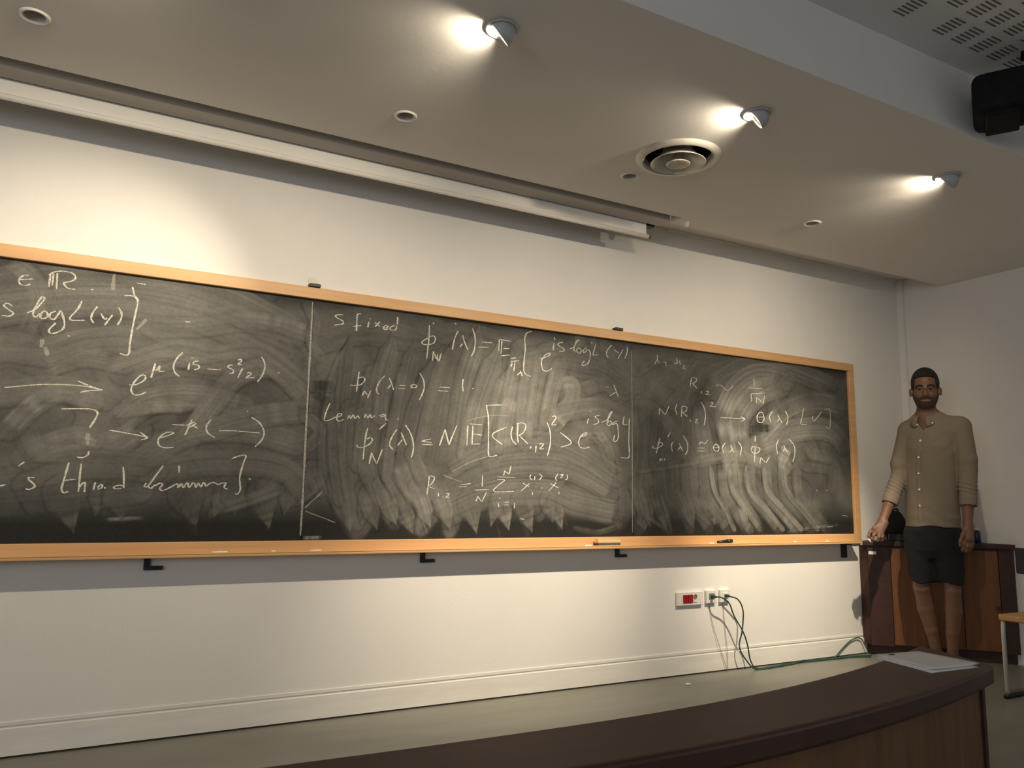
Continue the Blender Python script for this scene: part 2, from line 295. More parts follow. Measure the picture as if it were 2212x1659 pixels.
# dark edge line where the slot meets the wall, and the corner strip of the side wall
struct(box('trim_1', SXE+.25, XW-.02, -0.012, 0.0, SLOT_T-.016, SLOT_T, M_TRIM), 'thin edge strip at the top of the board wall')
struct(box('trim_2', XW-.03, XW, -0.045, 0.0, 0.73, SLOT_T, M_WALL), 'narrow boxed strip in the wall corner')
WRITING = [
 (0, 'chalk "element of R" at the top', 7, 0.85, [[-1130,1815,-1147,1812,-1160,1793,-1154,1776,-1134,1774,-1120,1782],[-1158,1793,-1113,1803],[-1056,1832,-1058,1779],[-1046,1834,-1047,1786],[-1033,1839,-1031,1773],[-1061,1826,-1044,1842,-1014,1850,-983,1847,-969,1834,-976,1817,-1010,1803],[-1010,1803,-993,1784,-965,1782],[-910,1789,-902,1790],[-744,1841,-710,1840]]),
 (0, 'chalk "s log L(y)" with a tall closing bracket', 7, 0.85, [[-1172,1685,-1190,1694,-1201,1684,-1183,1669,-1167,1657,-1181,1644,-1205,1645],[-1122,1665,-1096,1683,-1070,1723,-1071,1734,-1080,1732,-1095,1695,-1102,1662,-1091,1652,-1080,1668],[-1071,1675,-1077,1659,-1071,1648,-1056,1653,-1052,1668,-1061,1679,-1071,1675],[-1026,1684,-1043,1673,-1044,1655,-1028,1651,-1015,1676,-1008,1686,-992,1643,-995,1616,-1014,1599,-1036,1593,-1042,1607,-1022,1636],[-938,1738,-950,1703,-975,1657,-921,1660],[-881,1723,-897,1691,-899,1667,-889,1653],[-866,1695,-851,1673,-843,1680],[-823,1695,-835,1675,-849,1648],[-804,1728,-791,1705,-792,1680,-803,1654],[-786,1781,-764,1784,-742,1780,-732,1766],[-759,1822,-748,1785,-735,1762,-741,1699,-747,1636,-751,1574,-751,1543,-761,1533,-786,1538],[-547,1700,-525,1701],[-977,1590,-968,1589]]),
 (0, 'chalk arrow to "e to the mu (is - s squared / 2)"', 7, 0.85, [[-1170,1365,-1113,1376,-1041,1388,-966,1393,-899,1392,-836,1382],[-927,1412,-889,1397,-836,1382],[-915,1366,-887,1375,-836,1382],[-741,1411,-714,1415,-685,1436,-684,1454,-701,1453,-723,1423,-732,1392,-719,1372,-695,1375,-675,1387],[-649,1510,-655,1478,-661,1447],[-649,1507,-653,1485,-641,1483,-632,1502],[-632,1502,-633,1480,-624,1478,-612,1479],[-546,1567,-568,1537,-578,1504,-570,1477,-552,1463],[-516,1526,-519,1494],[-511,1547,-503,1546],[-481,1536,-498,1531,-501,1521,-480,1517,-479,1504,-496,1497],[-443,1505,-388,1506],[-339,1533,-356,1528,-357,1519,-338,1511,-337,1498,-352,1493],[-319,1555,-310,1561,-305,1553,-318,1537,-302,1538],[-298,1521,-316,1477],[-278,1500,-266,1506,-261,1498,-280,1481,-244,1485],[-220,1581,-206,1556,-204,1526,-215,1492,-232,1467],[-146,1515,-137,1515]]),
 (0, 'chalk bracket and arrow to "e to the minus mu ( )"', 7, 0.85, [[-973,1296,-923,1300,-871,1302,-847,1291,-852,1264,-870,1227],[-865,1134,-867,1120,-884,1108,-904,1109],[-799,1222,-742,1214,-682,1205,-654,1198],[-686,1220,-654,1197],[-653,1198,-681,1187],[-610,1199,-582,1210,-561,1221,-564,1226,-589,1222,-610,1202,-615,1181,-604,1164,-579,1160,-554,1164],[-568,1258,-516,1258],[-490,1283,-502,1248,-513,1217],[-512,1257,-478,1274],[-503,1251,-488,1255,-472,1269],[-489,1261,-464,1247],[-414,1288,-430,1262,-429,1240,-413,1222,-393,1212],[-380,1242,-315,1245,-207,1241],[-248,1308,-216,1290,-195,1262,-190,1233,-201,1207,-225,1180],[-268,1333,-262,1333]]),
 (0, 'faint half-wiped chalk strokes', 14, 0.3, [[-873,1204,-871,1157],[-1061,1567,-1063,1534],[-1049,1536,-1038,1502],[-831,1867,-831,1799],[-731,1644,-696,1692]]),
 (0, 'chalk handwriting "s third lemma]"', 7, 0.85, [[-1150,991,-1132,996],[-1098,1067,-1080,1084],[-1041,1024,-1058,1025,-1060,1018,-1042,1001,-1038,990,-1054,980,-1067,982],[-930,1087,-935,1058,-944,1006,-947,983,-938,969,-923,975],[-937,1017,-900,1023],[-887,1085,-888,1036,-888,973],[-887,990,-878,1005,-868,1011,-867,991,-868,973],[-832,1012,-836,983],[-823,992,-811,1003,-805,998,-810,989,-822,985],[-799,992,-793,989],[-737,1076,-732,1040,-728,991],[-729,999,-745,1002,-763,996,-760,988,-736,990],[-588,1086,-610,1050,-640,1001,-653,1001,-646,1013],[-640,1001,-628,992,-613,1008],[-612,1002,-596,1014,-585,1008,-595,993,-583,984,-556,997,-529,1013,-525,997,-512,1013,-505,998,-490,1019,-482,998,-469,1017,-460,1014,-456,999,-446,1017,-436,1002,-426,1021,-416,1006,-408,1012,-391,1022,-379,1019,-367,1013,-355,1019,-337,1020,-342,1001,-327,994],[-527,1088,-525,1059],[-320,1124,-290,1137,-261,1140,-270,1103,-281,1046,-275,996,-286,974,-295,977],[-243,1041,-234,1039]]),
 (0, 'thick chalk line along the panel joint', 9, 0.5, [[-5,1861,-5,1540,-5,1253,-4,994],[-4,994,-6,796]]),
 (1, 'stray chalk scratches near the tray', 6, 0.4, [[7,917,38,947,83,990],[11,903,97,872,150,852]]),
 (1, 'chalk handwriting "s fixed"', 7, 0.85, [[142,1818,117,1815,104,1808,118,1797,141,1788,142,1775,120,1769,102,1763],[229,1834,211,1829,209,1804,209,1748],[190,1768,231,1777],[276,1817,271,1814],[268,1801,264,1772],[298,1802,325,1783],[324,1807,299,1780],[341,1779,360,1782,365,1792,351,1791,342,1780,349,1772,368,1777],[414,1842,412,1803],[410,1795,391,1795,376,1783,384,1773,405,1778,410,1795]]),
 (1, 'chalk formula "phi N (lambda) = E pi lambda"', 7, 0.85, [[582,1821,580,1743,572,1648],[577,1759,605,1770,616,1755,606,1733,572,1721,547,1724,549,1737,577,1756],[607,1691,603,1643],[607,1691,625,1656,630,1680],[650,1687,637,1646,628,1658],[739,1810,720,1764,710,1709],[766,1791,778,1755,797,1719],[767,1748,753,1731],[821,1833,837,1783,833,1722,816,1688],[600,1831,607,1837],[720,1848,729,1844],[874,1768,934,1771],[856,1740,914,1745],[977,1793,975,1732],[993,1789,988,1719],[977,1793,1049,1791],[1000,1748,1040,1751],[988,1707,1044,1718],[1047,1700,1076,1706],[1048,1684,1098,1692],[1057,1679,1048,1656],[1073,1686,1067,1635],[1105,1639,1118,1612],[1105,1631,1088,1615]]),
 (1, 'chalk bracket and "e to the is log L (y)"', 6.5, 0.75, [[1171,1858,1142,1846,1130,1814,1134,1763,1128,1701,1126,1650,1139,1623,1168,1616],[1222,1720,1245,1721,1281,1738,1289,1752,1271,1748,1248,1727,1235,1700,1242,1661,1268,1652,1300,1669],[1313,1811,1308,1770],[1313,1843,1320,1829],[1371,1822,1347,1815,1340,1802,1374,1786,1378,1774,1346,1769],[1415,1790,1442,1802,1456,1827,1477,1847,1459,1836,1442,1790,1456,1777],[1473,1805,1460,1786,1477,1770,1491,1786,1477,1804],[1526,1811,1501,1787,1515,1780,1533,1799,1550,1784,1547,1742,1526,1713,1494,1707,1512,1733],[1589,1835,1571,1780,1571,1771,1603,1776],[1557,1841,1564,1835],[1697,1841,1668,1808,1662,1783,1674,1768],[1712,1815,1748,1801],[1778,1825,1741,1767],[1804,1843,1808,1816,1789,1772]]),
 (1, 'chalk formula "phi N (lambda = 0) = 1"', 6.5, 0.85, [[231,1554,227,1518,222,1458],[229,1524,252,1531,260,1516,243,1495,213,1487,190,1488],[260,1466,251,1441],[260,1464,276,1448],[293,1471,277,1433],[358,1546,336,1520,321,1486,322,1464,333,1456],[382,1538,394,1512,406,1482],[392,1507,376,1486],[434,1506,467,1508],[429,1492,464,1493],[507,1517,494,1509,499,1501,519,1503,524,1513,507,1517],[538,1575,559,1542,563,1501,550,1463,540,1445],[646,1515,700,1517],[637,1496,692,1498],[774,1568,771,1533,776,1504],[826,1524,834,1523]]),
 (1, 'chalk handwriting "Lemma."', 6.5, 0.85, [[98,1395,85,1360,76,1321,85,1313,111,1323,128,1334],[128,1331,152,1340,154,1350,139,1347,133,1324,146,1315,165,1324],[185,1328,192,1345,200,1331,212,1349,220,1332,232,1345,243,1334],[266,1338,272,1355,283,1339,293,1357,301,1340,316,1353],[337,1352,363,1361,368,1354,343,1347],[368,1354,372,1337,385,1334],[427,1344,438,1343]]),
 (1, 'chalk formula "phi\' N (lambda) <= N E [ < (R 1,2) squared >"', 7, 0.85, [[374,1319,341,1288],[284,1291,275,1246,267,1143],[281,1238,299,1248,309,1236,294,1215,264,1200,240,1199,235,1210],[308,1177,298,1124],[308,1174,332,1128],[360,1194,335,1125],[429,1293,405,1253,395,1217,414,1195],[452,1279,466,1250,480,1220],[459,1244,435,1215],[472,1316,497,1282,515,1234,516,1192,508,1161],[609,1256,560,1242,613,1239],[561,1227,617,1228],[682,1307,654,1225],[682,1307,704,1234],[745,1330,705,1232],[806,1333,803,1232],[834,1335,832,1240],[816,1342,887,1341],[835,1292,888,1289],[829,1240,878,1244],[1001,1451,917,1443,910,1436,922,1375,925,1247,930,1184,976,1191],[1025,1336,945,1293,1005,1246],[1064,1342,1055,1305,1063,1273,1086,1251],[1095,1360,1093,1301,1099,1262],[1088,1359,1122,1365,1143,1353,1130,1316,1100,1298],[1104,1298,1157,1257],[1175,1246,1173,1233],[1206,1250,1204,1214],[1226,1258,1242,1263,1250,1256,1230,1235,1254,1236],[1272,1377,1292,1331,1294,1264,1277,1201],[1303,1409,1323,1414,1327,1400,1303,1367,1331,1368],[1355,1328,1428,1277,1360,1249]]),
 (1, 'chalk "e to the is log L" with a closing bracket', 6.5, 0.72, [[1478,1308,1519,1322,1530,1334,1512,1331,1488,1312,1475,1280,1485,1255,1516,1250,1546,1257],[1540,1415,1530,1385],[1547,1457,1557,1453],[1613,1437,1582,1426,1603,1413,1603,1393,1571,1382],[1624,1397,1667,1417,1695,1454,1696,1463,1677,1441,1667,1399],[1681,1412,1663,1393,1677,1382,1695,1398,1685,1411],[1739,1412,1710,1402,1702,1390,1731,1397,1738,1374,1742,1327,1731,1301,1709,1300,1716,1332],[1783,1442,1775,1397,1804,1396],[1819,1432,1814,1308,1817,1237,1810,1210,1759,1208],[1711,1615,1725,1586,1743,1549],[1725,1574,1682,1550],[1653,1597,1675,1600]]),
 (1, 'chalk formula "R 1,2 = 1/N sum x i . x i"', 6, 0.85, [[605,1077,600,1031,595,986],[612,1077,632,1068,620,1041,600,1028],[607,1022,637,1014],[654,996,656,978],[678,978,680,977],[695,991,711,994,708,983,695,974,715,974],[775,1036,830,1044],[765,1026,810,1028],[894,1085,894,1031],[852,1012,930,1016],[870,981,860,956],[870,981,892,956],[919,1004,894,955],[979,1081,1085,1081],[979,1068,1022,1066,987,1040,962,1007,1079,1010],[1022,1114,1015,1088],[1022,1110,1048,1098],[1058,1140,1048,1098],[987,951,990,929],[995,976,998,971],[1025,953,1050,955],[1021,940,1047,941],[1083,952,1080,924],[1130,1052,1168,1034],[1168,1051,1119,1013],[1179,1021,1178,1019],[1187,1008,1187,995],[1178,1099,1171,1082,1186,1070],[1201,1090,1198,1070],[1228,1103,1244,1091,1228,1071],[1240,1031,1248,1029],[1294,1056,1345,1033],[1333,1060,1287,1016],[1349,1014,1351,1000],[1345,1107,1329,1086,1337,1070],[1357,1100,1376,1104,1361,1084],[1400,1105,1404,1085,1389,1075],[1114,871,1140,868]]),
 (1, 'faint sweeping chalk scratches', 6, 0.3, [[801,1355,858,1374,943,1393,1039,1397],[678,1082,719,1068,781,1051],[725,1099,834,1155,933,1184]]),
 (1, 'faint chalk line along the panel joint', 6, 0.28, [[1838,1828,1839,1443,1837,1022],[1837,1022,1836,797]]),
 (2, 'chalk "x1 x2" at the top', 6, 0.6, [[2024,1817,2026,1793,2005,1763],[2026,1793,2041,1773],[2072,1781,2098,1778],[2087,1775,2092,1756],[2171,1812,2176,1787,2149,1772],[2144,1784,2202,1786],[2192,1801,2207,1778],[2218,1771,2234,1772,2217,1757,2244,1754],[2303,1783,2309,1781]]),
 (2, 'chalk formula "R 1,2 ~ 1 / root N"', 6.5, 0.72, [[2285,1702,2273,1648],[2286,1707,2318,1705,2323,1689,2290,1670],[2295,1670,2325,1645],[2361,1634,2361,1617],[2380,1616,2383,1615],[2397,1631,2419,1634,2413,1621,2397,1612,2437,1615],[2481,1673,2498,1680,2526,1677,2554,1658,2582,1656,2623,1683],[2800,1756,2804,1695],[2744,1682,2875,1688],[2772,1645,2776,1598],[2772,1645,2898,1662],[2819,1627,2817,1592],[2822,1627,2871,1596],[2891,1645,2877,1594]]),
 (2, 'chalk formula "N (R 1,2) squared arrow theta (lambda) [V]"', 6.5, 0.75, [[2037,1504,2036,1468],[2037,1504,2077,1471],[2108,1521,2082,1471],[2171,1540,2157,1508,2170,1473],[2207,1528,2201,1463],[2207,1528,2244,1526,2238,1502,2206,1491],[2212,1492,2248,1470],[2269,1455,2271,1438],[2290,1442,2292,1441],[2311,1455,2328,1456,2309,1437,2338,1437],[2357,1565,2380,1532,2390,1483,2377,1424],[2434,1565,2450,1568,2444,1553,2428,1543,2477,1544],[2506,1479,2610,1483,2713,1486],[2673,1497,2716,1486],[2716,1485,2684,1466],[2845,1536,2820,1510,2824,1476,2860,1471,2879,1496,2868,1531,2845,1536],[2825,1502,2877,1507],[2953,1545,2928,1513,2938,1478],[3001,1526,3019,1505,3036,1480],[3016,1503,2993,1482],[3071,1557,3094,1519,3079,1469],[3243,1587,3227,1536,3212,1495,3218,1480,3269,1483],[3325,1542,3336,1509,3419,1580],[3440,1591,3487,1599,3497,1553,3485,1470,3446,1481]]),
 (2, 'chalk formula "phi\' N (lambda) = theta (lambda) phi N (lambda)"', 6.5, 0.7, [[2116,1369,2095,1340],[2039,1333,2023,1285,2010,1242],[2019,1301,2049,1306,2054,1291,2018,1273,1988,1272,1988,1284],[2037,1215,2037,1196],[2039,1214,2057,1204],[2072,1213,2069,1205],[2136,1318,2122,1290,2129,1258],[2182,1309,2192,1289,2210,1263],[2192,1289,2171,1268],[2214,1354,2244,1311,2244,1271,2227,1242],[2335,1308,2351,1325,2367,1317,2383,1318,2405,1339],[2318,1286,2377,1289],[2317,1268,2382,1271],[2470,1318,2448,1300,2458,1276,2486,1277,2492,1302,2470,1318],[2453,1295,2490,1298],[2548,1330,2520,1299,2530,1267],[2587,1315,2601,1291,2614,1272],[2601,1293,2580,1273],[2650,1341,2678,1306,2664,1256],[2797,1384,2795,1346],[2812,1312,2777,1315,2758,1293,2786,1273,2822,1283,2835,1305,2812,1312],[2794,1312,2784,1218],[2838,1250,2831,1211],[2842,1250,2879,1221],[2916,1257,2885,1220],[3000,1369,2980,1329,2989,1277],[3047,1336,3059,1315,3079,1294],[3059,1316,3037,1296],[3099,1378,3141,1336,3144,1283,3123,1234]]),
 (2, 'stray chalk ticks by the right edge', 6, 0.6, [[3329,1060,3344,1053],[3426,1060,3443,1058],[3568,895,3625,891],[3321,823,3353,821],[3418,821,3477,823]]),
]
SWIPES = [
 ([-1433,1688,-1070,1815,-738,1865,-403,1832,-73,1705],140,0.42,0.8,0),
 ([-1423,1584,-1137,1692,-817,1755,-511,1735,-151,1610],141,0.5,0.7,0),
 ([-1407,1428,-1198,1520,-1044,1518,-887,1572,-718,1600,-536,1560],122,0.5,0.75,0),
 ([-1112,1584,-1079,1738,-1133,1824,-1200,1870],76,0.6,0.5,0),
 ([-1028,1510,-904,1580,-736,1598,-552,1529],69,0.34,0.7,0),
 ([-1046,1444,-914,1503,-762,1489],76,0.42,0.7,0),
 ([-760,1470,-572,1557,-423,1542,-230,1581,-60,1471],127,0.45,0.7,0),
 ([-671,1675,-490,1697,-280,1744,-73,1705],118,0.42,0.7,0),
 ([-319,1739,-158,1737,-31,1709],84,0.6,0.6,0),
 ([-1354,1311,-1152,1344,-1000,1374,-819,1351],108,0.45,0.7,0),
 ([-1140,1202,-1072,1295,-983,1357,-867,1328],84,0.6,0.6,0),
 ([-777,1240,-664,1343,-486,1375,-295,1349],114,0.5,0.75,0),
 ([-510,1178,-393,1382,-304,1491,-146,1527,-25,1410],96,0.44,0.75,0),
 ([-764,1298,-628,1326,-520,1333],57,0.58,0.6,0),
 ([-1071,1107,-920,1177,-788,1165,-690,1226],107,0.48,0.7,0),
 ([-1079,1205,-1025,1118,-868,1133],72,0.55,0.5,0),
 ([-904,1178,-837,1162],40,0.8,0.6,0),
 ([-680,1094,-512,1216,-289,1248,-46,1199],108,0.42,0.75,0),
 ([-626,1058,-394,1104,-122,1093,7,994],113,0.38,0.7,0),
 ([-422,1241,-214,1314,-33,1346],105,0.5,0.7,0),
 ([-1324,1004,-1065,1045,-848,1088,-627,1077],127,0.3,0.7,0),
 ([-1314,903,-1055,931,-869,951,-672,982],109,0.24,0.7,0),
 ([-781,865,-655,872],18,0.75,0.7,0),
 ([-344,910,-251,940,-116,992],60,0.5,0.5,0),
 ([-31,932,19,963,68,1016],20,0.5,0.5,0),
 ([7,784,84,787],18,0.756,0.8,0),
 ([-27,1841,10,1758,-3,1669,39,1608],55,0.5,0.6,0),
 ([-11,1326,56,1267,17,1202],63,0.42,0.6,0),
 ([26,1098,70,995],71,0.44,0.6,0),
 ([31,1760,184,1801,415,1853,664,1790],115,0.252,0.7,0),
 ([36,1673,232,1740,516,1738,767,1802,982,1777],115,0.302,0.6,0),
 ([175,1711,169,1639,121,1494,100,1333],82,0.336,0.9,1),
 ([179,1720,173,1649,158,1393,171,1124],73,0.286,0.9,1),
 ([385,1762,378,1688,313,1457,278,1214],91,0.37,0.9,1),
 ([395,1752,388,1678,350,1522,341,1349],79,0.42,0.9,1),
 ([506,1748,499,1673,454,1455,439,1221],90,0.336,0.9,1),
 ([602,1670,595,1595,515,1360,466,1112],95,0.319,0.9,1),
 ([738,1803,730,1726,653,1461,608,1184],106,0.302,0.9,1),
 ([855,1865,846,1787,777,1552,742,1304],106,0.42,0.9,1),
 ([965,1780,956,1701,865,1453,808,1192],121,0.487,0.9,1),
 ([1049,1691,1040,1611,972,1401,939,1174],122,0.504,0.9,1),
 ([98,1376,95,1121,157,955,251,809,314,893],84,0.302,0.75,0),
 ([192,1383,193,1124,222,956,233,809],79,0.353,0.7,0),
 ([298,1280,282,1106,355,979,429,850],79,0.42,0.75,0),
 ([390,1263,386,1088,472,959,523,828],75,0.386,0.75,0),
 ([442,1133,493,1025,580,916,571,817,641,894],84,0.554,0.75,0),
 ([511,1180,589,1027,689,939,718,805,765,895],79,0.521,0.75,0),
 ([690,894,943,988,1272,1005,1447,946,1721,898],144,0.462,0.75,0),
 ([687,1006,994,1129,1387,1141,1690,1024],134,0.42,0.75,0),
 ([783,1168,1046,1249,1386,1253,1722,1101],125,0.403,0.75,0),
 ([709,1097,886,1195,992,1235],78,0.47,0.6,0),
 ([1121,1743,1069,1492,1005,1247],150,0.504,0.75,0),
 ([1265,1732,1210,1478,1183,1329],150,0.47,0.75,0),
 ([1039,1636,1324,1738,1598,1713,1790,1625],130,0.353,0.6,0),
 ([1355,1563,1429,1582,1415,1492,1327,1386],110,0.655,0.7,0),
 ([1385,1515,1630,1612,1725,1567],88,0.42,0.6,0),
 ([1183,1353,1385,1440,1629,1482,1789,1440],114,0.42,0.65,0),
 ([1475,1319,1629,1327,1723,1178],115,0.47,0.65,0),
 ([1598,1351,1629,1315],62,0.714,0.5,0),
 ([1444,1673,1630,1664,1790,1572],88,0.252,0.6,0),
 ([1724,1436,1771,1179,1785,924,1721,823],90,0.252,0.6,0),
 ([1447,824,1597,799,1752,836],35,0.336,0.6,0),
 ([8,1466,93,1473],57,0.034,0.85,0),
 ([26,1435,81,1407],34,0.034,0.8,0),
 ([1874,1740,2097,1844,2461,1853,2851,1803],128,0.22,0.6,0),
 ([1952,1291,2023,1563,2201,1715],108,0.2,0.6,0),
 ([2193,1329,2234,1579,2422,1792,2773,1884],145,0.28,0.6,0),
 ([2455,1652,2690,1788,3018,1848,3449,1764],138,0.5,0.7,0),
 ([2525,1487,2646,1668,2849,1773,3098,1765],150,0.62,0.75,0),
 ([2673,1324,2679,1496,2844,1654,3054,1731],168,0.7,0.75,0),
 ([3048,1610,3012,1727,3188,1834,3541,1771],106,0.4,0.6,0),
 ([2873,1392,3087,1552,3352,1631,3577,1616],155,0.5,0.7,0),
 ([2831,1332,3166,1437,3475,1454,3607,1367],155,0.48,0.7,0),
 ([2525,1487,2558,1319,2589,1124],134,0.6,0.7,0),
 ([2341,1559,2373,1366,2405,1201],123,0.4,0.6,0),
 ([1905,1527,1918,1290,1883,1028,1946,848],104,0.22,0.6,0),
 ([2022,1455,2001,1187],88,0.16,0.6,0),
 ([1850,1053,1914,899,1880,823],90,0.34,0.6,0),
 ([2296,1198,2632,1252,2826,1216],75,0.6,0.6,0),
 ([1884,1131,2225,1182,2517,1233],22,0.5,0.5,0),
 ([3077,1343,3029,1223,3069,1195],99,0.78,0.6,0),
 ([2017,1162,2035,1004,2067,900,2079,817],78,0.22,0.7,0),
 ([2120,1165,2137,1006,2204,900,2252,816],78,0.24,0.7,0),
 ([2224,1168,2242,1007,2328,901,2394,815],81,0.28,0.7,0),
 ([2368,1173,2385,1009,2473,902,2541,814],84,0.4,0.7,0),
 ([2515,1177,2532,1012,2623,902,2692,814],81,0.46,0.7,0),
 ([2629,1181,2646,1013,2738,903,2809,813],84,0.55,0.7,0),
 ([2745,1185,2762,1015,2876,903,2968,812],84,0.5,0.7,0),
 ([2885,1189,2901,1017,3018,904,3112,812],87,0.46,0.7,0),
 ([3028,1194,3044,1019,3163,904,3260,811],87,0.42,0.7,0),
 ([3154,1198,3170,1021,3302,905,3412,810],90,0.34,0.7,0),
 ([2659,958,2693,847,2730,805],67,0.72,0.6,0),
 ([3014,904,3133,803],76,0.6,0.6,0),
 ([1946,874,2079,809],26,0.45,0.5,0),
 ([2290,928,2431,847,2545,929],43,0.3,0.5,0),
 ([3241,1231,3505,1209,3497,1087],124,0.28,0.6,0),
 ([3288,1292,3464,1269],93,0.44,0.5,0),
 ([2755,1420,2936,1436],58,0.03,0.85,0),
 ([2788,1445,2877,1462],47,0.03,0.8,0),
 ([3049,789,3304,817,3525,831],24,0.4,0.5,0),
 ([-950,973,-920,893,-890,813],126,0.34,0.7,2),
 ([-815,983,-818,928,-822,874],72,0.3,0.7,2),
 ([-757,962,-739,907,-721,852],101,0.3,0.7,2),
 ([-505,981,-473,905,-440,829],126,0.36,0.7,2),
 ([-341,988,-360,929,-379,871],80,0.4,0.7,2),
 ([-310,973,-300,924,-289,875],88,0.38,0.7,2),
 ([-191,980,-166,901,-142,821],120,0.42,0.7,2),
 ([-68,1003,-77,942,-85,881],72,0.36,0.7,2),
 ([-1060,992,-1056,940,-1051,887],109,0.22,0.7,2),
 ([160,1035,191,920,222,805],118,0.42,0.8,2),
 ([292,988,282,914,271,840],76,0.42,0.8,2),
 ([275,1007,313,912,351,816],84,0.42,0.8,2),
 ([360,1026,403,930,446,833],88,0.487,0.8,2),
 ([456,945,494,870,532,794],88,0.504,0.8,2),
 ([541,1021,580,922,619,824],92,0.622,0.8,2),
 ([639,1037,682,925,725,814],97,0.622,0.8,2),
 ([819,954,844,875,869,795],124,0.554,0.8,2),
 ([975,970,961,900,947,831],78,0.538,0.8,2),
 ([997,970,1025,889,1053,808],106,0.554,0.8,2),
 ([1116,962,1153,880,1190,797],120,0.571,0.8,2),
 ([1270,969,1293,909,1316,849],82,0.504,0.8,2),
 ([1315,957,1345,885,1374,813],86,0.538,0.8,2),
 ([1918,1002,1940,912,1962,822],94,0.34,0.7,2),
 ([2001,1014,2040,910,2079,806],88,0.36,0.7,2),
 ([2186,1022,2236,917,2287,810],97,0.34,0.7,2),
 ([2367,1023,2408,928,2449,834],97,0.36,0.7,2),
 ([2509,989,2526,921,2542,853],65,0.4,0.7,2),
 ([1055,1515,1019,1373,1005,1236],92,0.588,0.75,0),
 ([1178,1724,1142,1497,1128,1277],110,0.521,0.75,0),
 ([667,1695,596,1433,547,1181],66,0.42,0.75,0),
 ([1354,1690,1299,1540,1268,1395],100,0.504,0.75,0),
 ([286,1566,252,1332,238,1105],53,0.42,0.75,0),
 ([449,1581,408,1319,386,1066],57,0.462,0.75,0),
 ([117,1334,134,1144,168,955],66,0.353,0.75,0),
 ([2423,1188,2448,1038,2537,915,2597,811],43,0.55,0.7,1),
 ([2572,1193,2597,1040,2717,916,2809,810],43,0.62,0.7,1),
 ([2707,1198,2732,1043,2885,917,3009,809],45,0.6,0.7,1),
 ([2865,1203,2890,1046,3047,918,3175,808],46,0.52,0.7,1),
 ([3029,1208,3054,1049,3204,919,3325,808],46,0.46,0.7,1),
]
# ------------------------------------------------------------------ chalkboard
BX0, BX1, BZ0, BZ1 = -1.84, 3.68, 0.7755, 1.873
BF = -0.012
board = thing('chalkboard', 'long three-panel chalkboard in a light wooden frame, covered in chalk formulas', 'chalkboard', (0.92, 0, BZ0))
def bl(o):
    o.parent = board; o.matrix_parent_inverse = Matrix.Translation((-0.92, 0, -BZ0)); return o

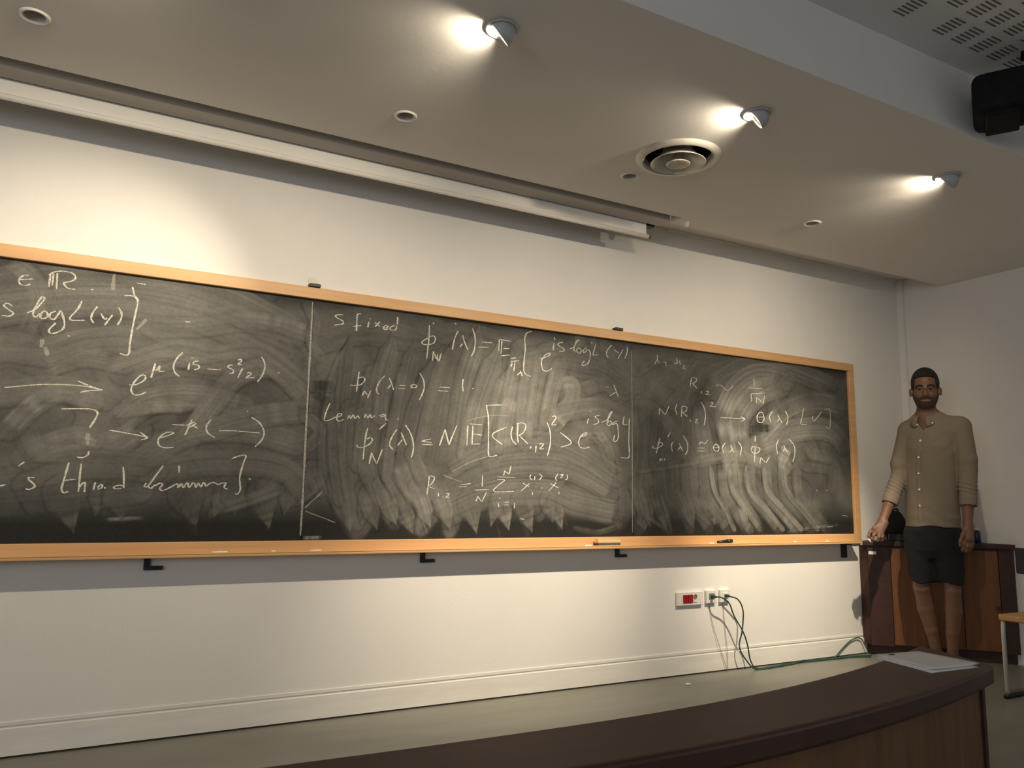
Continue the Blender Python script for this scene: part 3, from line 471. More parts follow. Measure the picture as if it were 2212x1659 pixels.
STEP = 4      # mm
def dust_map():
    nx = int((BX1-BX0)*1000/STEP)+1; nz = int((BZ1-BZ0)*1000/STEP)+1
    X = BX0*1000 + np.arange(nx)*STEP; Zg = BZ0*1000 + np.arange(nz)*STEP
    XX, ZZ = np.meshgrid(X, Zg, indexing='ij')
    # slow cloudy residue
    def cloud(s, seed):
        r = np.random.default_rng(seed)
        gx = int((X[-1]-X[0])/s)+3; gz = int((Zg[-1]-Zg[0])/s)+3
        g = r.random((gx, gz))
        fx = (XX-X[0])/s; fz = (ZZ-Zg[0])/s
        ix = fx.astype(int); iz = fz.astype(int); tx = fx-ix; tz = fz-iz
        tx = tx*tx*(3-2*tx); tz = tz*tz*(3-2*tz)
        return (g[ix,iz]*(1-tx)+g[ix+1,iz]*tx)*(1-tz)+(g[ix,iz+1]*(1-tx)+g[ix+1,iz+1]*tx)*tz
    edge = np.clip((ZZ-(BZ0*1000+75))/110, 0, 1)*np.clip(((BZ1*1000)-ZZ)/70, 0, 1)
    D = (0.10+0.16*cloud(160, 1)+0.10*cloud(60, 2))*edge + 0.02
    def swipe(D, pts, w, v, o, seed, taper=0):
        r = np.random.default_rng(seed)
        P = np.array([(p.x, p.y) for p in catmull([(a, b, 0) for a, b in pts], 7)])
        hw = w/2*1.08
        i0 = max(0, int((P[:,0].min()-hw-X[0])/STEP)); i1 = min(nx, int((P[:,0].max()+hw-X[0])/STEP)+2)
        k0 = max(0, int((P[:,1].min()-hw-Zg[0])/STEP)); k1 = min(nz, int((P[:,1].max()+hw-Zg[0])/STEP)+2)
        if i1 <= i0 or k1 <= k0: return
        x = XX[i0:i1,k0:k1]; z = ZZ[i0:i1,k0:k1]
        best = np.full(x.shape, 1e9); sd = np.zeros(x.shape); al = np.zeros(x.shape); acc = 0
        for (ax, az), (bx_, bz_) in zip(P[:-1], P[1:]):
            dx, dz = bx_-ax, bz_-az; L2 = dx*dx+dz*dz+1e-6; L = math.sqrt(L2)
            t = np.clip(((x-ax)*dx+(z-az)*dz)/L2, 0, 1)
            ex = x-ax-t*dx; ez = z-az-t*dz; d = np.hypot(ex, ez)
            s = (dx*ez-dz*ex)/L
            m = d < best
            best[m] = d[m]; sd[m] = s[m]; al[m] = (acc+t*L)[m]; acc += L
        hw0 = hw; cap = acc
        if taper == 1: hw = hw*np.clip(al/(1.1*w), 0.04, 1)
        elif taper == 2: hw = hw*np.clip((cap-al)/(0.95*w), 0.04, 1)
        bris = r.random(34)*0.9; bris = np.convolve(bris, [.2,.6,.2], 'same'); fine = r.random(120)
        u = np.clip((sd/hw*0.5+0.5)*32, 0, 32.99); iu = u.astype(int); fu = u-iu
        st = bris[iu]*(1-fu)+bris[np.minimum(iu+1, 33)]*fu
        st = st+0.30*(fine[np.clip(((sd/hw*0.5+0.5)*118).astype(int), 0, 119)]-.5)
        wob = np.interp(al, np.linspace(0, max(acc, 1), 9), r.uniform(.85, 1.12, 9))
        soft = np.where(sd > 0, 0.12, 0.45)*hw+2.5
        wav = np.interp(al, np.linspace(0, max(acc, 1), 12), r.uniform(.45, 1.0, 12))
        mk = np.clip((hw-best)/soft, 0, 1)*min(1, o*1.1)*wav
        mk = mk*mk*(3-2*mk)
        ends = np.clip(al/(0.30*w+8), 0.25, 1)*np.clip((acc-al)/(0.15*w+4), 0.4, 1) if taper == 0 else (1.0 if taper == 1 else np.clip(al/(0.9*w), 0, 1))
        rim = np.exp(-((hw*0.9-best)/5.0)**2)*0.10*v*(sd > 0)
        val = v*(0.86+0.55*(st-0.45))*wob
        mk = mk*ends
        sub = D[i0:i1,k0:k1]
        D[i0:i1,k0:k1] = sub*(1-mk)+np.clip(val, 0, 1)*mk+rim*mk-0.10*np.exp(-((hw*0.95-best)/5.0)**2)*(sd <= 0)*o*(sub > .1)
    r = np.random.default_rng(5)
    # small random wiping arcs under the main swipes
    for n in range(70):
        cx = r.uniform(-1800, 3600); cz = r.uniform(930, 1800)
        R_ = r.uniform(120, 420); a0 = r.uniform(0.2, 1.9); a1 = a0+r.uniform(0.5, 1.3)
        pts = [(cx+R_*math.cos(a), cz-R_*0.7+R_*math.sin(a)) for a in np.linspace(a0, a1, 5)]
        pts = [(a, min(max(b, 880), 1850)) for a, b in pts]
        lev = r.uniform(.15, .45)*(0.65 if cx > 1860 and cx < 2400 else 1.0)
        swipe(D, pts, r.uniform(70, 170), lev, r.uniform(.35, .7), n+100)
    # older wipes in all directions
    for n in range(80):
        cx = r.uniform(-1800, 3600); cz = r.uniform(900, 1800)
        ix = min(nx-1, max(0, int((cx-X[0])/STEP))); iz = min(nz-1, max(0, int((cz-Zg[0])/STEP)))
        lev = float(D[max(0,ix-20):ix+20, max(0,iz-20):iz+20].mean())*r.uniform(.35, 1.6)
        R_ = r.uniform(150, 600); a0 = r.uniform(0, 6.28); a1 = a0+r.uniform(0.4, 1.1)
        pts = [(cx+R_*(math.cos(a)-math.cos(a0)), cz+R_*(math.sin(a)-math.sin(a0))) for a in np.linspace(a0, a1, 5)]
        pts = [(a, min(max(b, 870), 1860)) for a, b in pts]
        swipe(D, pts, r.uniform(30, 120), lev, r.uniform(.25, .5), n+3000)
    for n, (f, w, v, o, tp) in enumerate(SWIPES):
        pts = list(zip(f[0::2], f[1::2]))
        swipe(D, pts, w, v, o, n+1, tp)
    # thin streaks along the wiping directions
    for n in range(110):
        f, w, v, o, tp = SWIPES[int(r.integers(len(SWIPES)))]
        if v < .1: continue
        off = (r.uniform(-.5, .5)*w, r.uniform(-.3, .3)*w)
        pts = [(a+off[0], b+off[1]) for a, b in zip(f[0::2], f[1::2])]
        swipe(D, pts, r.uniform(8, 34), v*r.choice([.6, 1.25]), r.uniform(.2, .45), n+900)
    D += (r.random(D.shape)-.5)*0.035
    return X/1000, Zg/1000, np.clip(np.clip(D, 0, 1)**1.2*0.74, 0, 1)

def chalk_mats():
    m = bpy.data.materials.new('slate_with_dust'); m.use_nodes = True
    nt = m.node_tree; b = nt.nodes['Principled BSDF']
    at = nt.nodes.new('ShaderNodeAttribute'); at.attribute_name = 'dust'
    mx = nt.nodes.new('ShaderNodeMix'); mx.data_type = 'RGBA'
    mx.inputs['A'].default_value = (0.0125, 0.0135, 0.0125, 1)
    mx.inputs['B'].default_value = (0.55, 0.535, 0.485, 1)
    nz = nt.nodes.new('ShaderNodeTexNoise'); nz.inputs['Scale'].default_value = 55; nz.inputs['Detail'].default_value = 5
    tc = nt.nodes.new('ShaderNodeTexCoord'); nt.links.new(tc.outputs['Object'], nz.inputs['Vector'])
    ma = nt.nodes.new('ShaderNodeMath'); ma.operation = 'MULTIPLY_ADD'; ma.inputs[1].default_value = 0.5; ma.inputs[2].default_value = 0.75
    nt.links.new(nz.outputs['Fac'], ma.inputs[0])
    mu = nt.nodes.new('ShaderNodeMath'); mu.operation = 'MULTIPLY'
    nt.links.new(at.outputs['Fac'], mu.inputs[0]); nt.links.new(ma.outputs[0], mu.inputs[1])
    nt.links.new(mu.outputs[0], mx.inputs['Factor']); nt.links.new(mx.outputs['Result'], b.inputs['Base Color'])
    b.inputs['Roughness'].default_value = 0.62; b.inputs['Specular IOR Level'].default_value = 0.3
    def stick(name, al):
        k = bpy.data.materials.new(name); k.use_nodes = True
        n2 = k.node_tree; p = n2.nodes['Principled BSDF']
        p.inputs['Base Color'].default_value = (0.80, 0.79, 0.70, 1); p.inputs['Roughness'].default_value = 0.95
        q = n2.nodes.new('ShaderNodeTexNoise'); q.inputs['Scale'].default_value = 260; q.inputs['Detail'].default_value = 3
        t2 = n2.nodes.new('ShaderNodeTexCoord'); n2.links.new(t2.outputs['Object'], q.inputs['Vector'])
        mr = n2.nodes.new('ShaderNodeMapRange'); mr.inputs[1].default_value = 0.34; mr.inputs[2].default_value = 0.60
        mr.inputs[3].default_value = al*0.40; mr.inputs[4].default_value = al
        n2.links.new(q.outputs['Fac'], mr.inputs[0]); n2.links.new(mr.outputs[0], p.inputs['Alpha'])
        return k
    return m, stick
M_SLATE, stick = chalk_mats()
_sticks = {}
def stick_mat(al):
    if al not in _sticks: _sticks[al] = stick('chalk_mark_%d' % round(al*100), al)
    return _sticks[al]

gx, gz, DUST = dust_map()
panels = []
plabels = ['left chalkboard panel with sweeping eraser arcs', 'middle chalkboard panel wiped in slanting streaks', 'right chalkboard panel, dark at its top left']
for k in range(3):
    x0 = BX0+1.84*k; x1 = x0+1.84
    i0 = int(round((x0-BX0)*1000/STEP)); i1 = int(round((x1-BX0)*1000/STEP))
    xs = gx[i0:i1+1].copy(); d = DUST[i0:i1+1]
    if k > 0: xs[0] += 0.0015
    if k < 2: xs[-1] -= 0.0015
    n, mz = len(xs), len(gz)
    V_ = np.zeros((n, mz, 3)); V_[...,0] = xs[:,None]; V_[...,1] = BF; V_[...,2] = gz[None,:]
    idx = np.arange(n*mz).reshape(n, mz)
    F_ = np.stack([idx[:-1,:-1], idx[1:,:-1], idx[1:,1:], idx[:-1,1:]], -1).reshape(-1, 4)
    # closed back so the panel has thickness
    c = n*mz
    extra = np.array([(xs[0],-.002,gz[0]),(xs[-1],-.002,gz[0]),(xs[-1],-.002,gz[-1]),(xs[0],-.002,gz[-1])])
    me = bpy.data.meshes.new('panel')
    fl = F_.tolist() + [[c+3,c+2,c+1,c]]
    me.from_pydata(np.vstack([V_.reshape(-1,3), extra]).tolist(), [], fl)
    at = me.attributes.new('dust', 'FLOAT', 'POINT')
    at.data.foreach_set('value', np.concatenate([d.reshape(-1), np.zeros(4)]).astype(np.float32))
    o = bl(link('panel', me, M_SLATE)); o['label'] = plabels[k]; panels.append(o)

def handwriting(lines):
    r = random.Random(3)
    for (k, label, w, al, strokes) in lines:
        bm = bmesh.new()
        for s in strokes:
            pts = [(s[i]/1000, 0, s[i+1]/1000) for i in range(0, len(s), 2)]
            path = catmull(pts, 5) if len(pts) > 2 else [Vector(pts[0]).lerp(Vector(pts[1]), t/4) for t in range(5)]
            n = len(path); prev = None; ph = r.random()*6
            for i, p in enumerate(path):
                t = path[min(i+1, n-1)]-path[max(i-1, 0)]
                if t.length < 1e-6: t = Vector((1, 0, 0))
                t.normalize(); nn = Vector((-t.z, 0, t.x))
                ww = w/1000*(0.52+0.50*abs(t.z))*(1+0.16*math.sin(i*0.9+ph))*r.uniform(.88, 1.12)
                if i in (0, n-1): ww *= 0.75
                y = BF-0.0007
                a = bm.verts.new((p.x+nn.x*ww/2, y, p.z+nn.z*ww/2)); c = bm.verts.new((p.x, y-0.0005, p.z)); b = bm.verts.new((p.x-nn.x*ww/2, y, p.z-nn.z*ww/2))
                if prev:
                    bm.faces.new((prev[0], a, c, prev[1])); bm.faces.new((prev[1], c, b, prev[2]))
                prev = (a, c, b)
        me = bpy.data.meshes.new('chalk_writing'); bm.to_mesh(me); bm.free()
        o = link('chalk_writing', me, stick_mat(al))
        o.parent = panels[k]; o['label'] = label; o['kind'] = 'stuff'
handwriting(WRITING)

FD = -0.030
bl(box('frame_rail', BX0-.054, BX1+.054, FD, 0, BZ1, BZ1+.053, M_FRAME, None, .003))
bl(box('frame_rail', BX0-.054, BX1+.054, FD, 0, BZ0-.0485, BZ0, M_FRAME, None, .003))
for x in (BX0-.054, BX1):
    bl(box('frame_stile', x, x+.054, FD, 0, BZ0, BZ1, M_FRAME, None, .003))
bm = bmesh.new()
bm_box(bm, BX0-.08, BX1-.03, -0.096, 0, 0.716, 0.727)
bm_box(bm, BX0-.08, BX1-.03, -0.096, -0.086, 0.727, 0.734)
bl(bm_done(bm, 'chalk_tray', M_FRAME, None, False, .003))
for x in (-0.003, 1.736):
    bl(box('clip', x-.026, x+.026, -0.038, 0.0, BZ1+.053, BZ1+.070, M_BLACK, None, .004))
dk = bl(lathe('pad', [(0,-.004),(.024,-.004),(.026,0)], M_PAD, None, 24)); dk.rotation_euler = (math.radians(90), 0, 0); dk.matrix_parent_inverse = Matrix.Translation((-0.92, 0, -BZ0)); dk.location = (-.003, 0, BZ1+.082)
dk.rotation_euler = (math.radians(-90), 0, 0)
for x in (-0.62, 0.585, 1.735):
    o = bl(boxes('bracket', [(x-.012, x+.012, -0.012, 0, 0.672, 0.716), (x-.012, x+.06, -0.016, 0, 0.664, 0.680)], M_DARKSTEEL, None, .002))
bl(boxes('bracket', [(3.555, 3.605, -0.012, 0, 0.622, 0.716), (3.555, 3.605, -0.05, 0, 0.706, 0.716)], M_DARKSTEEL, None, .002))

# things in the tray
er = thing('board_eraser', 'wooden board eraser with grey felt lying on the chalk tray', 'eraser', (1.63, -0.060, 0.727))
box('felt_pad', -.072, .072, -.022, .022, 0, .017, M_FELT, er, .003)
box('wooden_back', -.075, .075, -.024, .024, .017, .034, M_LWOOD, er, .005)
box('grip_strip', -.07, .07, -.016, .016, .034, .041, M_LWOOD, er, .003)
mk = thing('marker_pen', 'black marker pen lying on the chalk tray right of the eraser', 'marker', (2.48, -0.055, 0.727), 0.10)
bm = bmesh.new(); bm_tube(bm, [(-.058,0,.011),(.02,0,.014)], [.009,.0115], 12); bm_done(bm, 'barrel', M_BLACK, mk, True)
bm = bmesh.new(); bm_tube(bm, [(.02,0,.014),(.06,0,.017)], [.0135,.0125], 12); bm_done(bm, 'cap', M_BLACK, mk, True)
for i, (x, y, L_, a) in enumerate([(2.365,-.066,.040,.2),(-.131,-.062,.022,.5),(-.35,-.06,.06,.05),(1.50,-.07,.045,.0),(3.05,-.075,.03,.3),(3.35,-.07,.025,.1),(.05,-.07,.05,.1)]):
    lbs = ['short white chalk stub just left of the black marker', 'small white chalk crumb on tray, left part, upright lump', 'long white chalk stick at the left end of the tray', 'white chalk stick beside the left end of the eraser', 'white chalk stub right of the black marker', 'rightmost little chalk stub on the tray', 'white chalk stick under the left panel joint']
    c = tube('chalk_stick', [(-L_/2*math.cos(a), -L_/2*math.sin(a), 0), (L_/2*math.cos(a), L_/2*math.sin(a), 0)], .0055, M_CHALK, None, 10)
    c.location = (x, y, 0.7325); tag(c, lbs[i], 'chalk', 'chalk sticks on the tray')

# ------------------------------------------------------------------ projection screen in the ceiling slot
ps = thing('projection_screen', 'rolled-up white projection screen hanging from the ceiling slot above the chalkboard', 'projection screen', (0, -0.235, H))
def psl(o): o.parent = ps; o.matrix_parent_inverse = Matrix.Translation((0, 0.235, -H)); return o
psl(boxes('case', [(-3.2, 1.845, -0.357, -0.254, H+.004, SLOT_T)], M_HOUSE, None, .004))
psl(box('case_back', -3.2, 1.845, -0.222, -0.18, H+.006, SLOT_T, M_BLACK))
psl(box('fabric', -3.0, 1.775, -0.2358, -0.2342, 2.430, SLOT_T, M_SCREEN))
bm = bmesh.new(); bm_tube(bm, [(-3.0,-.235,2.431),(1.788,-.235,2.431)], .0125, 14); psl(bm_done(bm, 'hem_bar', M_SCREEN, None, True))
bm = bmesh.new(); bm_tube(bm, [(1.788,-.235,2.431),(1.798,-.235,2.431)], .0120, 14); psl(bm_done(bm, 'end_cap', M_BLACK, None, True))

# ------------------------------------------------------------------ ceiling fittings
def spot(loc, label, turn, k, bturn, aim, core):
    t = thing('ceiling_spotlight', label, 'spotlight', (loc[0], loc[1], H), turn, 'eyeball spotlights on the lowered ceiling')
    lathe('mounting_ring', [(.036,-.001),(.053,-.001),(.055,-.004),(.052,-.008),(.038,-.008),(.036,-.001)], M_ALU, t, 40)
    # eyeball shell: sphere part behind the opening plane
    n = Vector((0, math.cos(math.radians(36)), -math.sin(math.radians(36))))
    cz = -0.020; Rr = 0.045
    bm = bmesh.new(); bmesh.ops.create_uvsphere(bm, u_segments=40, v_segments=28, radius=Rr)
    bmesh.ops.bisect_plane(bm, geom=bm.verts[:]+bm.edges[:]+bm.faces[:], plane_co=n*0.010, plane_no=n, clear_outer=True)
    bmesh.ops.bisect_plane(bm, geom=bm.verts[:]+bm.edges[:]+bm.faces[:], plane_co=(0,0,-cz-0.002), plane_no=(0,0,1), clear_outer=True)
    bmesh.ops.translate(bm, verts=bm.verts, vec=(0,0,cz))
    o = bm_done(bm, 'eyeball_hood', M_ALU, t, True)
    so = o.modifiers.new('thick', 'SOLIDIFY'); so.thickness = 0.0025; so.offset = -1
    # reflector lamp facing the opening
    lp = lathe('lamp_reflector', [(.006,-.016),(.018,-.012),(.026,-.002),(.0275,.002)], M_LAMPIN, t, 24)
    lp.rotation_euler = n.to_track_quat('Z', 'Y').to_euler(); lp.location = Vector((0,0,cz))-n*0.002
    bu = lathe('bulb', [(0,-.012),(.006,-.010),(.008,-.004),(.006,.002),(0,.004)], M_BULB, t, 16)
    bu.rotation_euler = lp.rotation_euler; bu.location = lp.location
    for s in (-1, 1):
        box('pivot_screw', s*.040-.003, s*.040+.003, -.004, .004, -.014, -.006, M_WHITEPL, t)
    ld = bpy.data.lights.new('spot_beam', 'SPOT'); ld.energy = SPOT_W*k; ld.color = SPOT_COL
    ld.spot_size = math.radians(122); ld.spot_blend = 1.0; ld.shadow_soft_size = 0.018
    lo = bpy.data.objects.new('spot_beam', ld); col.objects.link(lo); lo.parent = t
    d = Vector((0, math.cos(math.radians(aim)), -math.sin(math.radians(aim))))
    d = Matrix.Rotation(math.radians(bturn)-turn, 3, 'Z') @ d
    lo.rotation_euler = (-d).to_track_quat('Z', 'Y').to_euler(); lo.location = Vector((0, 0, cz))+n*0.020
    kd = bpy.data.lights.new('beam_core', 'SPOT'); kd.energy = CORE_W*k*core[0]; kd.color = SPOT_COL; kd.shadow_soft_size = 0.018
    kd.spot_size = math.radians(core[3]); kd.spot_blend = 1.0
    ko = bpy.data.objects.new('beam_core', kd); col.objects.link(ko); ko.parent = t
    d = Matrix.Rotation(math.radians(core[1])-turn, 3, 'Z') @ Vector((0, math.cos(math.radians(core[2])), -math.sin(math.radians(core[2]))))
    ko.rotation_euler = (-d).to_track_quat('Z', 'Y').to_euler(); ko.location = lo.location
    pd = bpy.data.lights.new('bulb_spill', 'SPOT'); pd.energy = SPILL_W*k; pd.color = SPOT_COL; pd.shadow_soft_size = 0.006
    pd.spot_size = math.radians(135); pd.spot_blend = 0.9
    po = bpy.data.objects.new('bulb_spill', pd); col.objects.link(po); po.parent = t
    po.location = Vector((0, 0, cz))+n*0.012
    po.rotation_euler = (-Vector((0, 0.995, -0.10))).to_track_quat('Z', 'Y').to_euler()
    return t
spot(SPOTS[0], 'added out-of-view eyeball spotlight above the left end of the chalkboard', math.radians(10), 0.85, 3, 48, (.0, 4, 21, 50))  # lamp outside the view, added to light the left part of the wall
spot(SPOTS[1], 'white eyeball spotlight on the ceiling nearest the camera, casting the biggest glow', math.radians(42), 0.98, 10, 48, (.70, 39, 23, 46))
spot(SPOTS[2], 'white eyeball spotlight beside the round air vent', math.radians(38), 0.97, 0, 48, (1.4, 8, 47, 54))
spot(SPOTS[3], 'small white eyeball spotlight on the ceiling nearest the man', math.radians(8), 1.12, -13, 46, (1.6, -16, 48, 50))

dls = ['unlit recessed downlight at the far upper left of the ceiling', 'unlit recessed downlight above the middle of the screen slot', 'unlit recessed downlight touching the rim of the round air vent', 'unlit recessed downlight between the air vent and the wall corner']
for (x, y), lb in zip(DOWN, dls):
    t = thing('recessed_downlight', lb, 'downlight', (x, y, H), 0, 'recessed downlights')
    lathe('trim_ring', [(.0335,.004),(.034,-.004),(.042,-.006),(.047,-.001),(.046,.0)], M_WHITEPL, t, 36)
    lathe('reflector_cup', [(.034,.0),(.030,.018),(.022,.032),(0,.036)], M_DLIN, t, 36)
    lathe('lamp_face', [(.017,.030),(.015,.024),(0,.022)], M_GREYPL, t, 24)

v = thing('air_vent', 'round metal ceiling air vent with concentric cone rings', 'air vent', (VENT[0], VENT[1], H))
lathe('outer_flange', [(.147,.020),(.149,-.006),(.158,-.016),(.172,-.016),(.186,-.006),(.190,0)], M_VENT, v, 64)
lathe('duct_throat', [(.149,.0),(.149,.13),(0,.15)], M_DUCT, v, 48)
lathe('cone_ring', [(.055,.050),(.070,.015),(.098,-.018),(.120,-.030),(.122,-.028),(.100,-.013),(.074,.018),(.059,.052)], M_VENT, v, 64, True)
lathe('center_cone', [(.014,.045),(.020,.010),(.036,-.018),(.053,-.032),(.050,-.035),(.030,-.024),(0,-.020)], M_VENT, v, 48)
boxes('spoke', [(-.14,.14,-.004,.004,.034,.042), (-.004,.004,-.14,.14,.034,.042)], M_VENT, v)

dt = thing('ceiling_sensor', 'tiny white ceiling sensor beside the end of the screen slot', 'sensor', (1.905, -0.425+0.0, H))
dt.location = (1.93, -0.39, H)
lathe('base', [(.019,0),(.019,-.006),(.014,-.008)], M_WHITEPL, dt, 24)
lathe('dome', [(.014,-.008),(.013,-.020),(.007,-.028),(0,-.029)], M_WHITEPL, dt, 24)

# projector by the ceiling step
pj = thing('projector', 'black boxy projector hung under the upper ceiling at the right edge', 'projector', (2.28, -2.00, 2.485), math.radians(-60))
bm = bmesh.new(); bm_box(bm, -.19, .19, -.12, .12, 0.02, .19); bm_done(bm, 'body', M_PROJ, pj, False, .035)
ln = lathe('lens', [(.045,0),(.048,.05),(.035,.05),(.03,.035),(0,.035)], M_PROJ, pj, 28); ln.location = (.08, .115, .10)
ln.rotation_euler = (math.radians(-90), 0, 0)
box('lamp_cover', -.15, -.03, -.10, .10, 0.004, .03, M_PROJ, pj, .008)
box('lamp_cover', .03, .17, -.10, .10, 0.0, .03, M_PROJ, pj, .008)
bm = bmesh.new(); bm_tube(bm, [(.03,.03,.18),(.03,.03,.293)], .022, 14); bm_done(bm, 'mount_pole', M_PROJ, pj, True)
boxes('mount_plate', [(-.01,.07,-.01,.07,.285,.2925)], M_PROJ, pj, .003)

# ------------------------------------------------------------------ wall sockets and cables
def plate(name, label, cat, x0, x1, z0, z1, tilt=0):
    t = thing(name, label, cat, ((x0+x1)/2, 0, (z0+z1)/2))
    w = (x1-x0)/2; h = (z1-z0)/2
    box('cover_plate', -w, w, -.018, 0, -h, h, M_WHITEPL, t, .004)
    return t, w, h
t, w, h = plate('socket_plate', 'wide white wall plate with a red switch and grey socket', 'socket', 2.146, 2.338, .384, .460)
box('red_switch', -.055, .018, -.023, -.016, -.024, .022, M_RED, t, .003)
box('red_switch_seam', -.020, -.017, -.0238, -.022, -.023, .021, M_BLACK, t)
lathe('round_socket', [(.013,0),(.013,.004),(.009,.004),(.008,.001),(0,.001)], M_GREYPL, t, 20).location = (.036,-.018,.010)
t.children[-1].rotation_euler = (math.radians(90), 0, 0)
box('rocker', .024, .048, -.021, -.016, -.022, -.008, M_WHITEPL, t, .001)
for nm, x0, lb in (('left', 2.365, 'small white network socket with a green plug, next to the red-switch plate'), ('right', 2.471, 'small white network socket with a green plug, rightmost of the three wall plates')):
    t, w, h = plate('network_socket', lb, 'socket', x0, x0+.076, .388, .462)
    box('jack_module', -.020, .022, -.022, -.016, -.012, .020, M_GREYPL if nm == 'left' else M_WHITEPL, t, .001)
    box('plug', -.010, .010, -.046, -.020, -.006, .010, M_GREEN, t, .002)
FZ = 0.0055
c1 = [(2.402,-.046,.427),(2.43,-.075,.424),(2.49,-.07,.388),(2.54,-.055,.314),(2.600,-.064,.219),(2.640,-.056,.140),(2.665,-.05,.055),(2.70,-.06,FZ+.002),(2.80,-.062,FZ),(3.0,-.040,FZ),(3.22,-.050,FZ),(3.45,-.060,FZ),(3.60,-.055,FZ),(3.70,-.085,FZ)]
c2 = [(2.508,-.046,.427),(2.565,-.065,.406),(2.612,-.055,.337),(2.606,-.05,.226),(2.580,-.05,.142),(2.612,-.06,.070),(2.68,-.075,FZ+.001),(2.80,-.078,FZ),(3.0,-.057,FZ),(3.11,-.045,FZ+.009),(3.22,-.030,FZ),(3.45,-.045,FZ),(3.58,-.070,FZ),(3.66,-.11,FZ)]
tag(tube('network_cable', catmull(c1, 8), .0042, M_GREEN), 'green network cable from the left network socket, crossing to the floor', 'cable', 'green network cables')
tag(tube('network_cable', catmull(c2, 8), .0042, M_GREEN), 'green network cable bowing out from the rightmost wall socket', 'cable', 'green network cables')
c3 = [(3.42,-.030,FZ),(3.50,-.022,.05),(3.60,-.02,.10),(3.68,-.022,.105),(3.72,-.03,.05),(3.73,-.045,FZ)]
tag(tube('network_cable', catmull(c3, 8), .0035, M_GREEN), 'green cable loop standing up against the wall beside the cabinet', 'cable', 'green network cables')
tag(tube('thin_wire', catmull([(2.396,-.004,.388),(2.405,-.006,.32),(2.425,-.006,.245),(2.470,-.014,.115),(2.511,-.018,.003)], 6), .0014, M_TAN), 'thin brown wire slanting down from the left network socket', 'wire')
tag(tube('thin_wire', catmull([(2.501,-.004,.388),(2.508,-.006,.30),(2.517,-.006,.204),(2.519,-.014,.11),(2.517,-.018,.003)], 6), .0014, M_TAN), 'thin brown wire hanging straight down from the rightmost wall socket', 'wire')
tag(box('chalk_crumb', 2.05, 2.075, -.20, -.18, 0, .008, M_CHALK, None, .003), 'white crumb of chalk on the floor below the board', 'chalk')
# ------------------------------------------------------------------ curved desk in the foreground
DZ = 0.52
def y_near(x): return -2.415 + (x-.05)**2/9.2
def y_far(x): return -2.184 + (x-.05)**2/(8.0 if x > .05 else 22.0)
desk = thing('curved_desk', 'long curved dark mahogany desk in the foreground with wooden front panel', 'desk', (0.05, -2.3, 0))
def dl(o): o.parent = desk; o.matrix_parent_inverse = Matrix.Translation((-0.05, 2.3, 0)); return o
xn = np.linspace(-1.326, 1.426, 41); xf = np.linspace(1.535, -1.38, 41)
outline = [(x, y_near(x)) for x in xn] + [(x, y_far(x)) for x in xf]
dl(prism('desk_top', outline, DZ-.052, DZ, M_MAHOG_TOP, None, .010))
xp = np.linspace(-1.27, 1.372, 31)
dl(prism('front_panel', [(x, y_near(x)+.030) for x in xp] + [(x, y_near(x)+.050) for x in xp[::-1]], 0.0, DZ-.052, M_PANEL))
for s in (1, -1):
    X = lambda x: 0.05+s*(x-0.05)
    pts = [(X(1.372), y_near(1.372)+.022), (X(1.396), y_near(1.396)+.022), (X(1.47), y_far(1.47)-.04), (X(1.446), y_far(1.446)-.04)]
    if s < 0: pts.reverse()
    dl(prism('end_panel', pts, 0.0, DZ-.052, M_MAHOG, None, .002))

def sheet(label, pts, z, th, bend):
    (ax, ay), (bx_, by), (cx, cy), (dx, dy) = pts
    bm = bmesh.new(); N = 8; g = []
    for i in range(N+1):
        row = []
        for j in range(N+1):
            u, w = i/N, j/N
            x = (ax*(1-u)+bx_*u)*(1-w)+(dx*(1-u)+cx*u)*w; y = (ay*(1-u)+by*u)*(1-w)+(dy*(1-u)+cy*u)*w
            row.append(bm.verts.new((x, y, z+bend*(u-.5)**2*4*w)))
        g.append(row)
    for i in range(N):
        for j in range(N): bm.faces.new((g[i][j], g[i+1][j], g[i+1][j+1], g[i][j+1]))
    o = bm_done(bm, 'paper_sheet', M_PAPER, None, True)
    so = o.modifiers.new('thick', 'SOLIDIFY'); so.thickness = th; so.offset = 1
    return tag(o, label, 'paper', 'papers on the curved desk')
PP = [(1.222,-1.974),(1.399,-1.996),(1.372,-2.200),(1.173,-2.188)]
sheet('bottom sheet of the paper stack, corner sticking out to the left', [(x-.022, y-.012) for x, y in PP], DZ+.0004, .0008, .0)
sheet('middle sheet of the paper stack, slightly fanned out', [(x-.008, y-.018+.01*i) for i, (x, y) in enumerate(PP)], DZ+.0022, .0010, .001)
top = sheet('topmost white sheet of the paper stack with a little green note', PP, DZ+.0042, .0012, .003)
nt_ = prism('green_note', [(1.252,-1.995),(1.275,-1.998),(1.272,-2.008),(1.250,-2.005)], DZ+.0072, DZ+.0078, M_INK, top)

